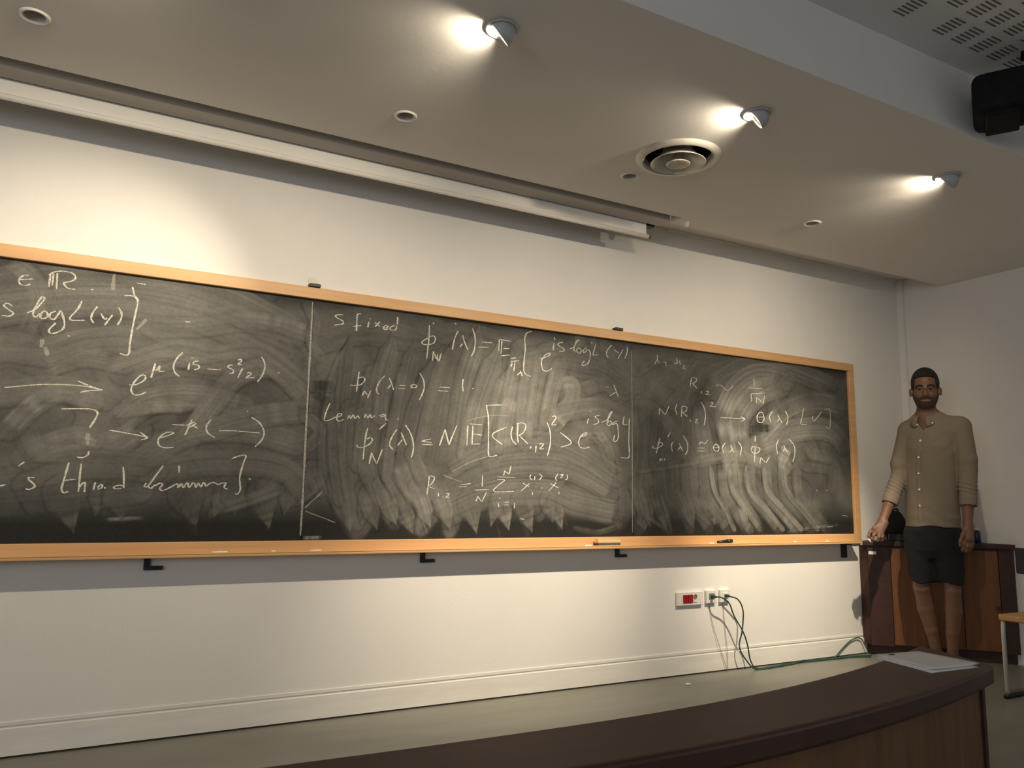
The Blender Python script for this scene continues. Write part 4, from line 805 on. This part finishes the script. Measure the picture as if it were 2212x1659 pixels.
# ------------------------------------------------------------------ corner cabinet
CH = 0.733
cb = thing('corner_cabinet', 'dark wooden corner cabinet with orange-brown doors behind the man', 'cabinet', (4.05, -0.30, 0))
def cl(o): o.parent = cb; o.matrix_parent_inverse = Matrix.Translation((-4.05, 0.30, 0)); return o
A = Vector((3.735, -0.065)); B = Vector((4.297, -0.690)); dv = (B-A).normalized(); nv = Vector((-dv.y, dv.x)); nv = -nv if nv.dot(Vector((-1,-1))) < 0 else nv
def P2(s, d): q = A+dv*s+nv*d; return (q.x, q.y)
LN = (B-A).length
cl(prism('cabinet_top', [P2(-.030,.028), P2(LN+.01,.028), (4.312, -.66), (4.312, -.002), (3.748, -.033)], CH-.032, CH, M_MAHOG, None, .004))
cl(prism('carcass', [P2(0,-.004), P2(LN,-.004), (4.312,-.64), (4.312,-.004), (3.735,-.004)], 0.07, CH-.032, M_MAHOG))
cl(prism('plinth', [P2(.03,-.03), P2(LN-.01,-.03), (4.30,-.60), (4.30,-.006), (3.77,-.006)], 0.0, 0.07, M_MAHOG))
cl(prism('stile', [P2(0,-.004), P2(.135,-.004), P2(.135,.012), P2(0,.012)], 0.065, CH-.032, M_MAHOG, None, .002))
cl(prism('stile', [P2(LN-.085,-.004), P2(LN,-.004), P2(LN,.012), P2(LN-.085,.012)], 0.065, CH-.032, M_MAHOG, None, .002))
mid = .135+(LN-.085-.135)*0.66
d1 = cl(prism('door', [P2(.138,-.004), P2(mid-.002,-.004), P2(mid-.002,.008), P2(.138,.008)], 0.075, CH-.040, M_OAK, None, .002))
d2 = cl(prism('door', [P2(mid+.002,-.004), P2(LN-.088,-.004), P2(LN-.088,.008), P2(mid+.002,.008)], 0.075, CH-.040, M_OAK, None, .002))
q = P2(LN-.105, .016)
kb = lathe('knob', [(0,-.012),(.010,-.008),(.011,0),(.006,.010),(0,.010)], M_BLACK, None, 16); kb.parent = d2; kb.location = (q[0], q[1], .34)
q0, q1 = P2(.008,.0125), P2(.050,.0125)
cl(prism('white_label', [P2(.006,.012), P2(.052,.012), P2(.052,.0135), P2(.006,.0135)], CH-.088, CH-.068, M_WHITEPL))

# things on the cabinet
bag = thing('black_bag', 'black bag slumped on the cabinet behind the raised hand', 'bag', (3.99, -0.10, CH))
bm = bmesh.new(); bmesh.ops.create_uvsphere(bm, u_segments=20, v_segments=12, radius=1)
for vv in bm.verts:
    z = vv.co.z
    vv.co.x *= .085*(1-.28*max(z,0))+.012*math.sin(5*vv.co.y+3*z); vv.co.y *= .07
    vv.co.z = max(0.0, .085+z*.105+.012*math.sin(4*vv.co.x*20))
bm_done(bm, 'bag_body', M_BLACKB, bag, True)
bm = bmesh.new(); bm_tube(bm, catmull([(-.03,0,.17),(-.02,-.01,.205),(.02,-.01,.205),(.03,0,.17)], 6), .006, 8); bm_done(bm, 'handle', M_BLACKB, bag, True)
lp = thing('black_case', 'flat black case lying on the cabinet in front of the bag', 'case', (3.915, -0.222, CH), math.radians(-48))
box('case_body', -.10, .10, -.030, .030, 0, .046, M_BLACK, lp, .006)
box('lid_seam', -.101, .101, -.0305, .0305, .022, .025, M_DARKSTEEL, lp)
bt = thing('blue_bottle', 'dark blue bottle with a white cap behind the man\'s lowered hand', 'bottle', (4.222, -0.512, CH))
lathe('bottle_body', [(0,0),(.020,0),(.023,.005),(.023,.06),(.017,.078),(.012,.082)], M_BLUEB, bt, 24)
lathe('cap', [(.012,.082),(.014,.083),(.014,.098),(0,.099)], M_WHITEPL, bt, 20)

# ------------------------------------------------------------------ chair at the right edge
ch = thing('sled_chair', 'wooden-seated chair with tube sled legs at the right edge', 'chair', (3.56, -1.33, 0))
def hl(o): o.parent = ch; o.matrix_parent_inverse = Matrix.Translation((-3.56, 1.33, 0)); return o
hl(prism('seat', [(3.345,-1.125),(3.345,-1.52),(3.37,-1.545),(3.74,-1.53),(3.74,-1.115),(3.37,-1.105)], .385, .415, M_SEAT, None, .008))
for y in (-1.135, -1.51):
    hl(tube('leg', catmull([(3.36,y,.385),(3.355,y,.30),(3.354,y,.10),(3.356,y,.022)], 4), .0105, M_CHROME, None, 10))
    hl(tube('sled_runner', [(3.335,y,.012),(3.50,y,.012),(3.77,y,.012)], .012, M_BLACK, None, 10))
    hl(tube('rear_upright', catmull([(3.70,y,.02),(3.70,y,.30),(3.70,y,.45),(3.705,y,.72)], 4), .0105, M_CHROME, None, 10))
bk = hl(prism('backrest', [(3.672,-1.045),(3.66,-1.10),(3.655,-1.32),(3.66,-1.54),(3.672,-1.60),(3.692,-1.60),(3.684,-1.54),(3.678,-1.32),(3.684,-1.10),(3.692,-1.045)], .605, .745, M_NAVYB, None, .008))
# ------------------------------------------------------------------ the man (implicit surfaces -> one body mesh)
GP = (3.747, -0.560); ROT = math.atan2(-0.839, 0.544)
def smin(a, b, k):
    h = np.maximum(k-np.abs(a-b), 0)/k
    return np.minimum(a, b)-h*h*k*0.25
class Field:
    def __init__(s, lo, hi, h):
        s.lo = np.array(lo, float); s.h = h
        s.n = np.ceil((np.array(hi)-s.lo)/h).astype(int)+1
        s.D = np.full(s.n, 0.30, np.float32)
        s.ax = [s.lo[i]+h*np.arange(s.n[i]) for i in range(3)]
    def sub(s, lo, hi, m):
        sl_ = []
        for i in range(3):
            a = max(0, int((lo[i]-m-s.lo[i])/s.h)); b = min(s.n[i], int((hi[i]+m-s.lo[i])/s.h)+2)
            if b <= a: return None
            sl_.append(slice(a, b))
        g = np.meshgrid(*[s.ax[i][sl_[i]] for i in range(3)], indexing='ij', sparse=True)
        return tuple(sl_), g
    def put(s, sl_, d, k, op='u'):
        c = s.D[sl_]
        if op == 'u': s.D[sl_] = smin(c, d, k)
        elif op == 's': s.D[sl_] = -smin(-c, d, k)
    def cone(s, a, b, ra, rb, k=.02, op='u'):
        a = np.array(a, float); b = np.array(b, float); r = max(ra, rb)
        q = s.sub(np.minimum(a, b)-r, np.maximum(a, b)+r, k+.02)
        if q is None: return
        sl_, (x, y, z) = q; d = b-a; L2 = d@d+1e-9
        t = np.clip(((x-a[0])*d[0]+(y-a[1])*d[1]+(z-a[2])*d[2])/L2, 0, 1)
        dd = np.sqrt((x-a[0]-t*d[0])**2+(y-a[1]-t*d[1])**2+(z-a[2]-t*d[2])**2)-(ra+(rb-ra)*t)
        s.put(sl_, dd, k, op)
    def chain(s, pts, rs, k=.01):
        for i in range(len(pts)-1): s.cone(pts[i], pts[i+1], rs[i], rs[i+1], k)
    def ell(s, c, r, k=.02, yaw=0., op='u'):
        c = np.array(c, float); m = max(r)
        q = s.sub(c-m, c+m, k+.02)
        if q is None: return
        sl_, (x, y, z) = q; ca, sa = math.cos(yaw), math.sin(yaw)
        u = (x-c[0])*ca+(y-c[1])*sa; v_ = -(x-c[0])*sa+(y-c[1])*ca
        k0 = np.sqrt((u/r[0])**2+(v_/r[1])**2+((z-c[2])/r[2])**2)
        k1 = np.sqrt((u/r[0]**2)**2+(v_/r[1]**2)**2+((z-c[2])/r[2]**2)**2)+1e-6
        s.put(sl_, k0*(k0-1)/k1, k, op)
    def loft(s, keys, yaw=0., k=.03, inset=0., p=2.0):
        keys = np.array(keys, float)
        zs = keys[:,0]; order = np.argsort(zs); keys = keys[order]; zs = keys[:,0]
        q = s.sub((-.6,-.4,zs[0]),(.6,.4,zs[-1]), k+.02)
        sl_, (x, y, z) = q
        I = lambda j: np.interp(z, zs, keys[:,j])
        ca, sa = math.cos(yaw), math.sin(yaw)
        dx = x-I(1); dy = y-I(2)
        u = dx*ca+dy*sa; v_ = -dx*sa+dy*ca; wa = I(3)-inset; wb = I(4)-inset
        rr = (np.abs(u/wa)**p+np.abs(v_/wb)**p)**(1/p)
        d = (rr-1)*np.minimum(wa, wb)
        d = np.maximum(d, np.maximum(zs[0]-z, z-zs[-1]))
        s.put(sl_, d, k)
    def mesh(s, name, m, parent, smooth_it=1):
        D = s.D; ins = D < 0
        n = s.n
        cnt = np.zeros(n-1, np.int8)
        for i in (0,1):
            for j in (0,1):
                for k in (0,1): cnt += ins[i:n[0]-1+i, j:n[1]-1+j, k:n[2]-1+k]
        act = (cnt > 0) & (cnt < 8)
        ci = np.argwhere(act); idx = -np.ones(n-1, np.int64); idx[act] = np.arange(len(ci))
        acc = np.zeros((len(ci), 3)); num = np.zeros(len(ci))
        corners = [(0,0,0),(1,0,0),(0,1,0),(1,1,0),(0,0,1),(1,0,1),(0,1,1),(1,1,1)]
        val = [D[ci[:,0]+c[0], ci[:,1]+c[1], ci[:,2]+c[2]] for c in corners]
        for a in range(8):
            for b in range(a+1, 8):
                if sum(abs(corners[a][q]-corners[b][q]) for q in range(3)) != 1: continue
                va, vb = val[a], val[b]; mm_ = (va < 0) != (vb < 0)
                t = np.where(mm_, va/np.where(mm_, va-vb, 1), 0)
                for q in range(3): acc[:,q] += np.where(mm_, corners[a][q]+t*(corners[b][q]-corners[a][q]), 0)
                num += mm_
        V_ = s.lo+s.h*(ci+acc/num[:,None])
        F_ = []
        for ax in range(3):
            o1, o2 = (ax+1) % 3, (ax+2) % 3
            sA = [slice(None)]*3; sB = [slice(None)]*3
            sA[ax] = slice(0, n[ax]-1); sB[ax] = slice(1, n[ax])
            chg = ins[tuple(sA)] != ins[tuple(sB)]
            e = np.argwhere(chg)
            ok = (e[:,o1] > 0) & (e[:,o2] > 0) & (e[:,o1] < n[o1]-1) & (e[:,o2] < n[o2]-1)
            e = e[ok]
            pos = ins[e[:,0], e[:,1], e[:,2]]
            q = []
            for (d1_, d2_) in ((-1,-1),(0,-1),(0,0),(-1,0)):
                c = e.copy(); c[:,o1] += d1_; c[:,o2] += d2_; q.append(idx[c[:,0], c[:,1], c[:,2]])
            q = np.stack(q, 1)
            q[~pos] = q[~pos][:, ::-1]
            F_.append(q)
        F_ = np.concatenate(F_)
        V_ = V_.copy(); V_[:,1] *= -1          # local y points away from the viewer side
        F_ = F_[:, ::-1]
        me = bpy.data.meshes.new(name)
        me.vertices.add(len(V_)); me.vertices.foreach_set('co', V_.astype(np.float32).ravel())
        me.loops.add(F_.size); me.loops.foreach_set('vertex_index', F_.astype(np.int32).ravel())
        me.polygons.add(len(F_)); me.polygons.foreach_set('loop_start', np.arange(0, F_.size, 4, dtype=np.int32))
        me.polygons.foreach_set('loop_total', np.full(len(F_), 4, dtype=np.int32))
        me.polygons.foreach_set('use_smooth', np.ones(len(F_), dtype=bool))
        me.update(calc_edges=True); me.validate()
        o = link(name, me, m, parent)
        if smooth_it:
            sm = o.modifiers.new('soft', 'SMOOTH'); sm.factor = 0.5; sm.iterations = smooth_it
        return o

man = thing('person', 'man in a beige linen shirt and dark shorts standing right of the chalkboard, holding chalk', 'person', (GP[0], GP[1], 0), ROT)
YAW = math.radians(20)       # torso turned towards the board
TORSO = [(.825,-.028,.0,.151,.119),(.86,-.028,.0,.150,.118),(.95,-.026,.0,.148,.116),(1.06,-.022,.0,.146,.112),(1.2,-.018,.0,.152,.114),(1.33,-.010,.0,.158,.116),(1.42,-.002,-.005,.150,.102),(1.47,-.008,-.012,.115,.085),(1.525,-.020,-.015,.070,.068)]
SHR = (-.128,-.045,1.438); SHL = (.150,.045,1.445)
ELR = (-.190,-.008,1.165); WRR = (-.300,.105,.868)
ELL = (.176,.060,1.185); WRL = (.158,.120,.858)
HC = np.array((-.022, .0, 1.722))

def head_shape(f, grow=0., jaw=True):
    f.ell(HC+(0,-.012,.004), (.0745+grow,.0945+grow,.095+grow), .02)
    if jaw:
        f.ell(HC+(0,.030,-.066), (.060+grow,.060+grow,.085+grow), .03)          # face block
        f.cone(HC+(0,.052,-.128), HC+(0,.060,-.136), .032+grow, .029+grow, .035)  # chin
        for s in (-1, 1): f.cone(HC+(s*.046,.010,-.078), HC+(s*.026,.048,-.128), .022+grow, .020+grow, .03)

def person():
    f = Field((-.46,-.30,-.01), (.34,.32,1.84), .005)
    # torso and neck
    f.loft([k for k in TORSO[1:]], YAW, .03, .016)
    f.cone((-.022,-.02,1.44), (-.024,-.004,1.60), .060, .052, .04)
    f.cone(SHR, (-.03,-.015,1.50), .050, .045, .05); f.cone(SHL, (-.01,-.01,1.51), .052, .045, .05)
    # arms
    f.chain([SHR, ELR], [.046, .034], .01); f.chain([SHL, ELL], [.048, .035], .01)
    for E_, W_ in ((ELR, WRR), (ELL, WRL)):
        E_ = np.array(E_); W_ = np.array(W_); m_ = E_*.72+W_*.28
        f.chain([E_, m_, E_*.35+W_*.65, W_], [.034, .037, .032, .025], .008)
    # pelvis and legs
    f.ell((-.028,.0,.88), (.120,.095,.10), .04, YAW)
    for (hp, kn, an, s) in (((-.095,-.01,.83), (-.108,.035,.475), (-.046,-.030,.085), -1), ((.045,.015,.83), (.058,.045,.470), (.036,.020,.085), 1)):
        hp = np.array(hp); kn = np.array(kn); an = np.array(an)
        f.chain([hp, hp*.5+kn*.5, kn], [.072, .060, .046], .012)
        cf = kn*.68+an*.32+np.array((s*.004,-.016,0))
        f.chain([kn, cf, kn*.35+an*.65+np.array((0,-.008,0)), an], [.044, .047, .036, .029], .010)
        f.cone(an+(0,-.02,-.045), an+(s*.02,.13,-.062), .030, .022, .03)
    # head
    head_shape(f)
    f.cone(HC+(-.030,.075,-.022), HC+(.030,.075,-.022), .014, .014, .02)          # brow
    f.cone(HC+(0,.080,-.028), HC+(0,.100,-.074), .008, .0125, .012)               # nose
    for s in (-1, 1):
        f.cone(HC+(s*.009,.090,-.078), HC+(s*.010,.092,-.076), .009, .008, .008)
        f.ell(HC+(s*.031,.094,-.040), (.017,.014,.0095), .012, 0, 's')             # eye sockets
        f.cone(HC+(s*.020,.0875,-.0335), HC+(s*.043,.0815,-.0345), .0046, .0042, .004)   # upper lid
        f.cone(HC+(s*.021,.0865,-.0485), HC+(s*.042,.0805,-.0478), .0038, .0036, .004)   # lower lid
        f.cone(HC+(s*.046,.062,-.064), HC+(s*.036,.070,-.070), .016, .014, .02)    # cheeks
        f.ell(HC+(s*.083,-.006,-.047), (.008,.017,.028), .012, s*.35)             # ears
    f.cone(HC+(-.020,.078,-.104), HC+(.020,.078,-.104), .0085, .0085, .010)
    f.cone(HC+(-.016,.078,-.114), HC+(.016,.078,-.114), .009, .009, .010)
    # image-left hand: pinching a stick of chalk
    W_ = np.array(WRR); K = np.array((-.338,.132,.806))
    f.cone(W_, K, .026, .029, .012)
    f.cone(W_+(.012,.010,-.012), K+(.022,.004,-.012), .022, .020, .012)
    tip = np.array((-.372,.150,.762))
    f.chain([K+(-.016,.010,.004), (-.372,.152,.800), (-.380,.160,.776), tip+(-.004,.006,.002)], [.0105,.0095,.0085,.0075], .006)   # index
    f.chain([K+(.004,.016,-.004), (-.352,.160,.782), (-.358,.162,.760), tip+(.010,.010,-.008)], [.0105,.0095,.0085,.0075], .006)   # middle
    f.chain([K+(.022,.014,-.010), (-.322,.158,.772), (-.326,.152,.752), (-.336,.140,.748)], [.010,.009,.008,.007], .006)            # ring
    f.chain([K+(.036,.008,-.014), (-.302,.146,.774), (-.304,.140,.756), (-.314,.130,.752)], [.009,.008,.0072,.0065], .006)           # little
    f.chain([W_+(-.012,.018,-.018), (-.346,.150,.826), (-.372,.136,.792), tip+(-.003,-.008,.004)], [.013,.0115,.0100,.0085], .008)   # thumb
    # image-right hand: hanging, fingers loosely curled
    W_ = np.array(WRL); K = np.array((.150,.140,.782))
    f.cone(W_, K, .025, .030, .012)
    f.cone(W_+(.006,.0,-.012), K+(.012,-.022,-.004), .022, .024, .012)
    f.chain([K+(-.014,.014,-.008), (.128,.166,.744), (.122,.160,.718), (.120,.144,.706)], [.0105,.0098,.0088,.0075], .006)
    f.chain([K+(.002,.008,-.012), (.146,.160,.734), (.140,.152,.708), (.134,.134,.700)], [.0105,.0098,.0088,.0075], .006)
    f.chain([K+(.016,-.004,-.012), (.162,.146,.736), (.156,.136,.710), (.148,.120,.706)], [.010,.0095,.0085,.0075], .006)
    f.chain([K+(.026,-.020,-.008), (.176,.124,.746), (.172,.114,.724), (.164,.104,.718)], [.009,.0085,.0075,.0065], .006)
    f.chain([W_+(-.014,.020,-.020), (.126,.168,.800), (.112,.176,.764), (.108,.174,.738)], [.013,.0115,.0100,.0080], .008)
    return f.mesh('body', M_SKIN, man, 1)
body = person()

# hair, beard, brows, lips, eyes, glasses
f = Field((-.14,-.14,1.56), (.10,.14,1.84), .0035)
head_shape(f, .006, False)
f.ell(HC+(0,-.010,.030), (.066,.086,.076), .02)
f.cone(HC+(0,-.045,-.03), HC+(0,-.045,-.10), .055, .045, .03)
g = np.meshgrid(*f.ax, indexing='ij', sparse=True)
ax_, ay_, az_ = g[0]-HC[0], g[1]-HC[1], g[2]-HC[2]
face = np.maximum(np.maximum(np.abs(ax_)-.060, 0.018-ay_), az_-(0.040-ax_*ax_*1.5))     # open face area
face2 = np.maximum(0.012-ay_, az_+0.040)                                                 # below the temples
ear = np.sqrt(((np.abs(ax_)-.083)/.03)**2+((ay_+.004)/.026)**2+((az_+.050)/.030)**2)-1
f.D = np.maximum(f.D, -smin(face, face2, .01)); f.D = np.maximum(f.D, -ear*.03)
f.D = np.maximum(f.D, -(az_+.105))
f.D += (.0022*np.sin(ax_*420+ay_*160)*np.sin(ay_*380)*np.sin(az_*400+ax_*90)).astype(np.float32)
f.mesh('hair', M_HAIR, man, 1)

f = Field((-.12,-.06,1.54), (.08,.12,1.72), .003)
f.ell(HC+(0,.030,-.066), (.0615,.0615,.0865), .03)
f.cone(HC+(0,.052,-.128), HC+(0,.060,-.136), .0345, .0315, .035)
for s in (-1, 1): f.cone(HC+(s*.046,.010,-.078), HC+(s*.026,.048,-.128), .0245, .0225, .03)
f.cone(HC+(-.020,.082,-.097), HC+(.020,.082,-.097), .0105, .0105, .008)      # moustache
g = np.meshgrid(*f.ax, indexing='ij', sparse=True)
ax_, ay_, az_ = g[0]-HC[0], g[1]-HC[1], g[2]-HC[2]
top_edge = az_+.114-np.clip((np.abs(ax_)-.024)*2.3, 0, .075)                    # rises towards the sideburns
mous = np.maximum(np.maximum(az_+.086, -(az_+.1065)), np.abs(ax_)-.030)
keep = np.minimum(top_edge, mous)
mouth = np.sqrt((ax_/.018)**2+((az_+.1105)/.0055)**2)-1
f.D = np.maximum(np.maximum(f.D, keep), -mouth*.01)
f.D = np.maximum(f.D, -(ay_+.012))
f.D += (.0007*np.sin(ax_*900)*np.sin(az_*870+ay_*300)).astype(np.float32)
f.mesh('beard', M_BEARD, man, 1)

def L3(p): return (p[0], -p[1], p[2])
for s in (-1, 1):
    c = HC+(s*.031,.0795,-.041)
    bm = bmesh.new(); bmesh.ops.create_uvsphere(bm, u_segments=20, v_segments=14, radius=.0115)
    ey = bm_done(bm, 'eye', M_EYEW, man, True); ey.location = L3(c)
    bm = bmesh.new(); bmesh.ops.create_uvsphere(bm, u_segments=16, v_segments=10, radius=.0076)
    ir = bm_done(bm, 'iris', M_IRIS, ey, True); ir.location = (-.001, -.0064, 0.0)
    bm = bmesh.new(); bm_tube(bm, [L3(p) for p in catmull([HC+(s*.012,.0925,-.022), HC+(s*.026,.0925,-.0165), HC+(s*.042,.084,-.018), HC+(s*.052,.072,-.025)], 5)], .0048, 8)
    bm_done(bm, 'eyebrow', M_HAIR, man, True)
bm = bmesh.new(); bm_tube(bm, [L3(p) for p in catmull([HC+(-.016,.0795,-.1115), HC+(-.007,.0865,-.1105), HC+(.007,.0865,-.1105), HC+(.016,.0795,-.1115)], 6)], .0050, 10); bm_done(bm, 'lips', M_LIP, man, True)
bm = bmesh.new()
for s in (-1, 1):
    cx, cz = HC[0]+s*.033, HC[2]-.042
    loop = [(cx+.025*math.copysign(abs(math.cos(a))**.6, math.cos(a)), -(HC[1]+.101-.9*(abs(.025*math.cos(a)+s*.033))**2*8), cz+.016*math.copysign(abs(math.sin(a))**.6, math.sin(a))) for a in np.linspace(0, 2*math.pi, 25)]
    bm_tube(bm, loop, .0007, 6)
    bm_tube(bm, [(HC[0]+s*.058, -(HC[1]+.075), HC[2]-.036), (HC[0]+s*.078, -(HC[1]+.03), HC[2]-.034), (HC[0]+s*.082, -(HC[1]-.012), HC[2]-.034)], .0009, 6)
bm_tube(bm, [(HC[0]-.009, -(HC[1]+.104), HC[2]-.040), (HC[0], -(HC[1]+.106), HC[2]-.037), (HC[0]+.009, -(HC[1]+.104), HC[2]-.040)], .0009, 6)
bm_done(bm, 'glasses', M_BLACK, man, True)

# shirt
def shirt():
    LO, HI = (-.34,-.24,.80), (.34,.26,1.60)
    f = Field(LO, HI, .005)
    keys = [(k[0], k[1], k[2], k[3]+.004, k[4]+.004) for k in TORSO]
    f.loft(keys, YAW, .03)
    f.cone(SHR, (-.05,-.015,1.475), .060, .052, .06); f.cone(SHL, (.01,.0,1.485), .062, .054, .06)
    x, y, z = np.meshgrid(*f.ax, indexing='ij', sparse=True)
    hem = .838+.008*np.cos((x+.03)*14)
    f.D = np.maximum(f.D, (hem-z))
    f.D += (.0022*np.sin(x*46+z*17+2*np.sin(z*9))*np.clip((1.40-z)*4, 0, 1) + .0016*np.sin(z*85+x*30+1.5*np.sin(x*24))*np.clip((1.02-z)*6, 0, 1) + .002*np.sin((x-z)*60)*np.exp(-(((x-.10)/.06)**2+((z-1.33)/.09)**2))).astype(np.float32)
    CR = np.array((-.258,.060,.975)); CL = np.array((.168,.100,.968))
    for sh, el, c, rs in ((SHR, ELR, CR, [.062,.054,.051,.045]), (SHL, ELL, CL, [.066,.058,.054,.045])):
        g_ = Field(LO, HI, .005)
        g_.chain([sh, np.array(el)+(0,0,.06), el, c], rs, .008)
        d = (np.array(el)-c); d /= np.linalg.norm(d)
        g_.cone(c+d*.004, c+d*.042, .047, .049, .005)            # rolled cuff
        pl = (x-c[0])*d[0]+(y-c[1])*d[1]+(z-c[2])*d[2]
        near = np.sqrt((x-c[0])**2+(y-c[1])**2+(z-c[2])**2)
        fold = np.where((pl > .045) & (pl < .22), np.sin(pl*260+x*60+y*40)*.0024*np.exp(-((pl-.10)/.06)**2), 0)
        g_.D = np.maximum(g_.D+fold, np.where(near < .12, -pl, -1))
        hole = np.sqrt(np.maximum(near**2-pl**2, 0))-.041
        g_.D = np.maximum(g_.D, np.where(near < .12, -np.maximum(hole, pl-.014), -1))
        f.D = smin(f.D, g_.D.astype(np.float32), .012)
    # neck opening with a small V at the front
    nk = np.sqrt(((x+.024)/.068)**2+((y+.004)/.068)**2)
    f.D = np.maximum(f.D, -np.maximum((nk-1)*.06, 1.465-z))
    vx = (x+.045)*math.cos(YAW)
    f.D = np.maximum(f.D, -np.maximum(np.maximum(np.abs(vx)-(z-1.425)*.55, .03-y), 1.425-z))
    return f
sf = shirt()
SH = sf.mesh('shirt', M_SHIRT, man, 1)
def shirt_front(a, z):
    """depth (towards the viewer) of the shirt surface at (a, z)"""
    i = int(round((a-sf.lo[0])/sf.h)); k = int(round((z-sf.lo[2])/sf.h))
    colm = sf.D[i, :, k]; j = np.where(colm < 0)[0]
    return sf.ax[1][j[-1]]+.003 if len(j) else 0.1
# button placket and buttons
zs_ = np.linspace(.868, 1.418, 34)
pa = np.interp(zs_, [.86, .968, 1.065, 1.162, 1.26, 1.363, 1.43], [-.090, -.089, -.087, -.086, -.081, -.066, -.050])
bm = bmesh.new(); prev = None
for a, z in zip(pa, zs_):
    row = []
    for o_ in (-.017, -.015, .015, .017):
        yy = shirt_front(a+o_, z)
        row.append(bm.verts.new((a+o_, -(yy+(.0022 if abs(o_) < .016 else -.004)), z)))
    if prev:
        for q in range(3): bm.faces.new((prev[q], prev[q+1], row[q+1], row[q]))
    prev = row
bm_done(bm, 'placket', M_SHIRT, SH, True)
for z in (1.363, 1.26, 1.162, 1.065, .968):
    a = float(np.interp(z, zs_, pa))
    b = lathe('button', [(0,-.0012),(.0062,-.0012),(.0066,.0),(.0055,.0015),(.003,.0008),(0,.0008)], M_WHITEPL, SH, 16)
    b.location = (a, -(shirt_front(a, z)+.0040), z); b.rotation_euler = (math.radians(90), 0, -YAW)
# collar: stand and folded leaf, open at the front
bm = bmesh.new(); prev = None
for t in np.linspace(0.30, 2*math.pi-0.30, 49):
    ang = t+math.pi/2+YAW*1.0
    dx, dy = math.cos(ang), math.sin(ang)
    fr = max(0, math.cos(t))                      # 1 at the open front
    back = (1-math.cos(t))/2
    cx, cy = -.024, -.006
    z0 = 1.484+.046*back
    rows = [(.066, z0-.022), (.062, z0+.030+.010*back), (.066, z0+.036+.010*back), (.080, z0+.026), (.098+.010*fr, z0+.004-.040*fr), (.095+.010*fr, z0+.001-.040*fr), (.072, z0+.006-.02*fr)]
    ring = [bm.verts.new((cx+r_*dx, -(cy+r_*dy*1.02), z_)) for r_, z_ in rows]
    if prev:
        for q in range(len(ring)-1): bm.faces.new((prev[q], prev[q+1], ring[q+1], ring[q]))
    prev = ring
cr_ = bm_done(bm, 'collar', M_SHIRT, SH, True)
so = cr_.modifiers.new('thick', 'SOLIDIFY'); so.thickness = .002
for a, z in ((-.078, 1.462), (.006, 1.470)):
    b = lathe('button', [(0,-.0012),(.005,-.0012),(.005,.001),(0,.0008)], M_WHITEPL, SH, 14)
    b.location = (a, -(shirt_front(a, z-.01)+.012), z); b.rotation_euler = (math.radians(90), 0, 0)

# shorts
f = Field((-.26,-.22,.46), (.24,.24,.93), .005)
f.loft([(.66,-.030,.006,.120,.085),(.70,-.030,.006,.150,.108),(.76,-.029,.004,.158,.118),(.84,-.028,.0,.150,.118),(.92,-.028,.0,.142,.108)], YAW*.6, .03)
x, y, z = np.meshgrid(*f.ax, indexing='ij', sparse=True)
f.loft([(.500,-.101,.022,.066,.080),(.60,-.104,.016,.074,.088),(.72,-.103,.006,.081,.102),(.82,-.095,.0,.084,.108)], YAW*.6, .03)
f.loft([(.495,.048,.032,.074,.080),(.60,.050,.026,.080,.090),(.72,.048,.014,.083,.104),(.82,.040,.006,.084,.108)], YAW*.6, .03)
hem = .513+.010*np.sin(x*30+y*20)
f.D = np.maximum(f.D, hem-z)
f.D += (.002*np.sin(x*60+z*40)*np.sin(z*22)).astype(np.float32)
f.mesh('shorts', M_SHORTS, man, 1)
# shoes
for (an, s) in (((-.046,-.030), -1), ((.036,.020), 1)):
    f = Field((an[0]-.08, an[1]-.12, -.005), (an[0]+.09, an[1]+.22, .12), .005)
    f.cone((an[0],an[1]-.03,.045), (an[0]+s*.02,an[1]+.13,.036), .040, .034, .02)
    f.cone((an[0],an[1]-.02,.05), (an[0],an[1]-.01,.075), .040, .040, .03)
    x, y, z = np.meshgrid(*f.ax, indexing='ij', sparse=True)
    f.D = np.maximum(f.D, .001-z)
    f.mesh('shoe', M_SHOE, man, 1)

# the stick of chalk between his fingers
hc = tube('held_chalk', [(-.008,0,.014),(.008,0,-.018)], .0058, M_CHALK, None, 12)
R_ = Matrix.Rotation(ROT, 4, 'Z')
hc.location = Vector((GP[0], GP[1], 0)) + (R_ @ Vector((-.376, -.157, .758)))
hc.rotation_euler = (0, 0, ROT)
tag(hc, 'white stick of chalk pinched in the man\'s fingers', 'chalk')
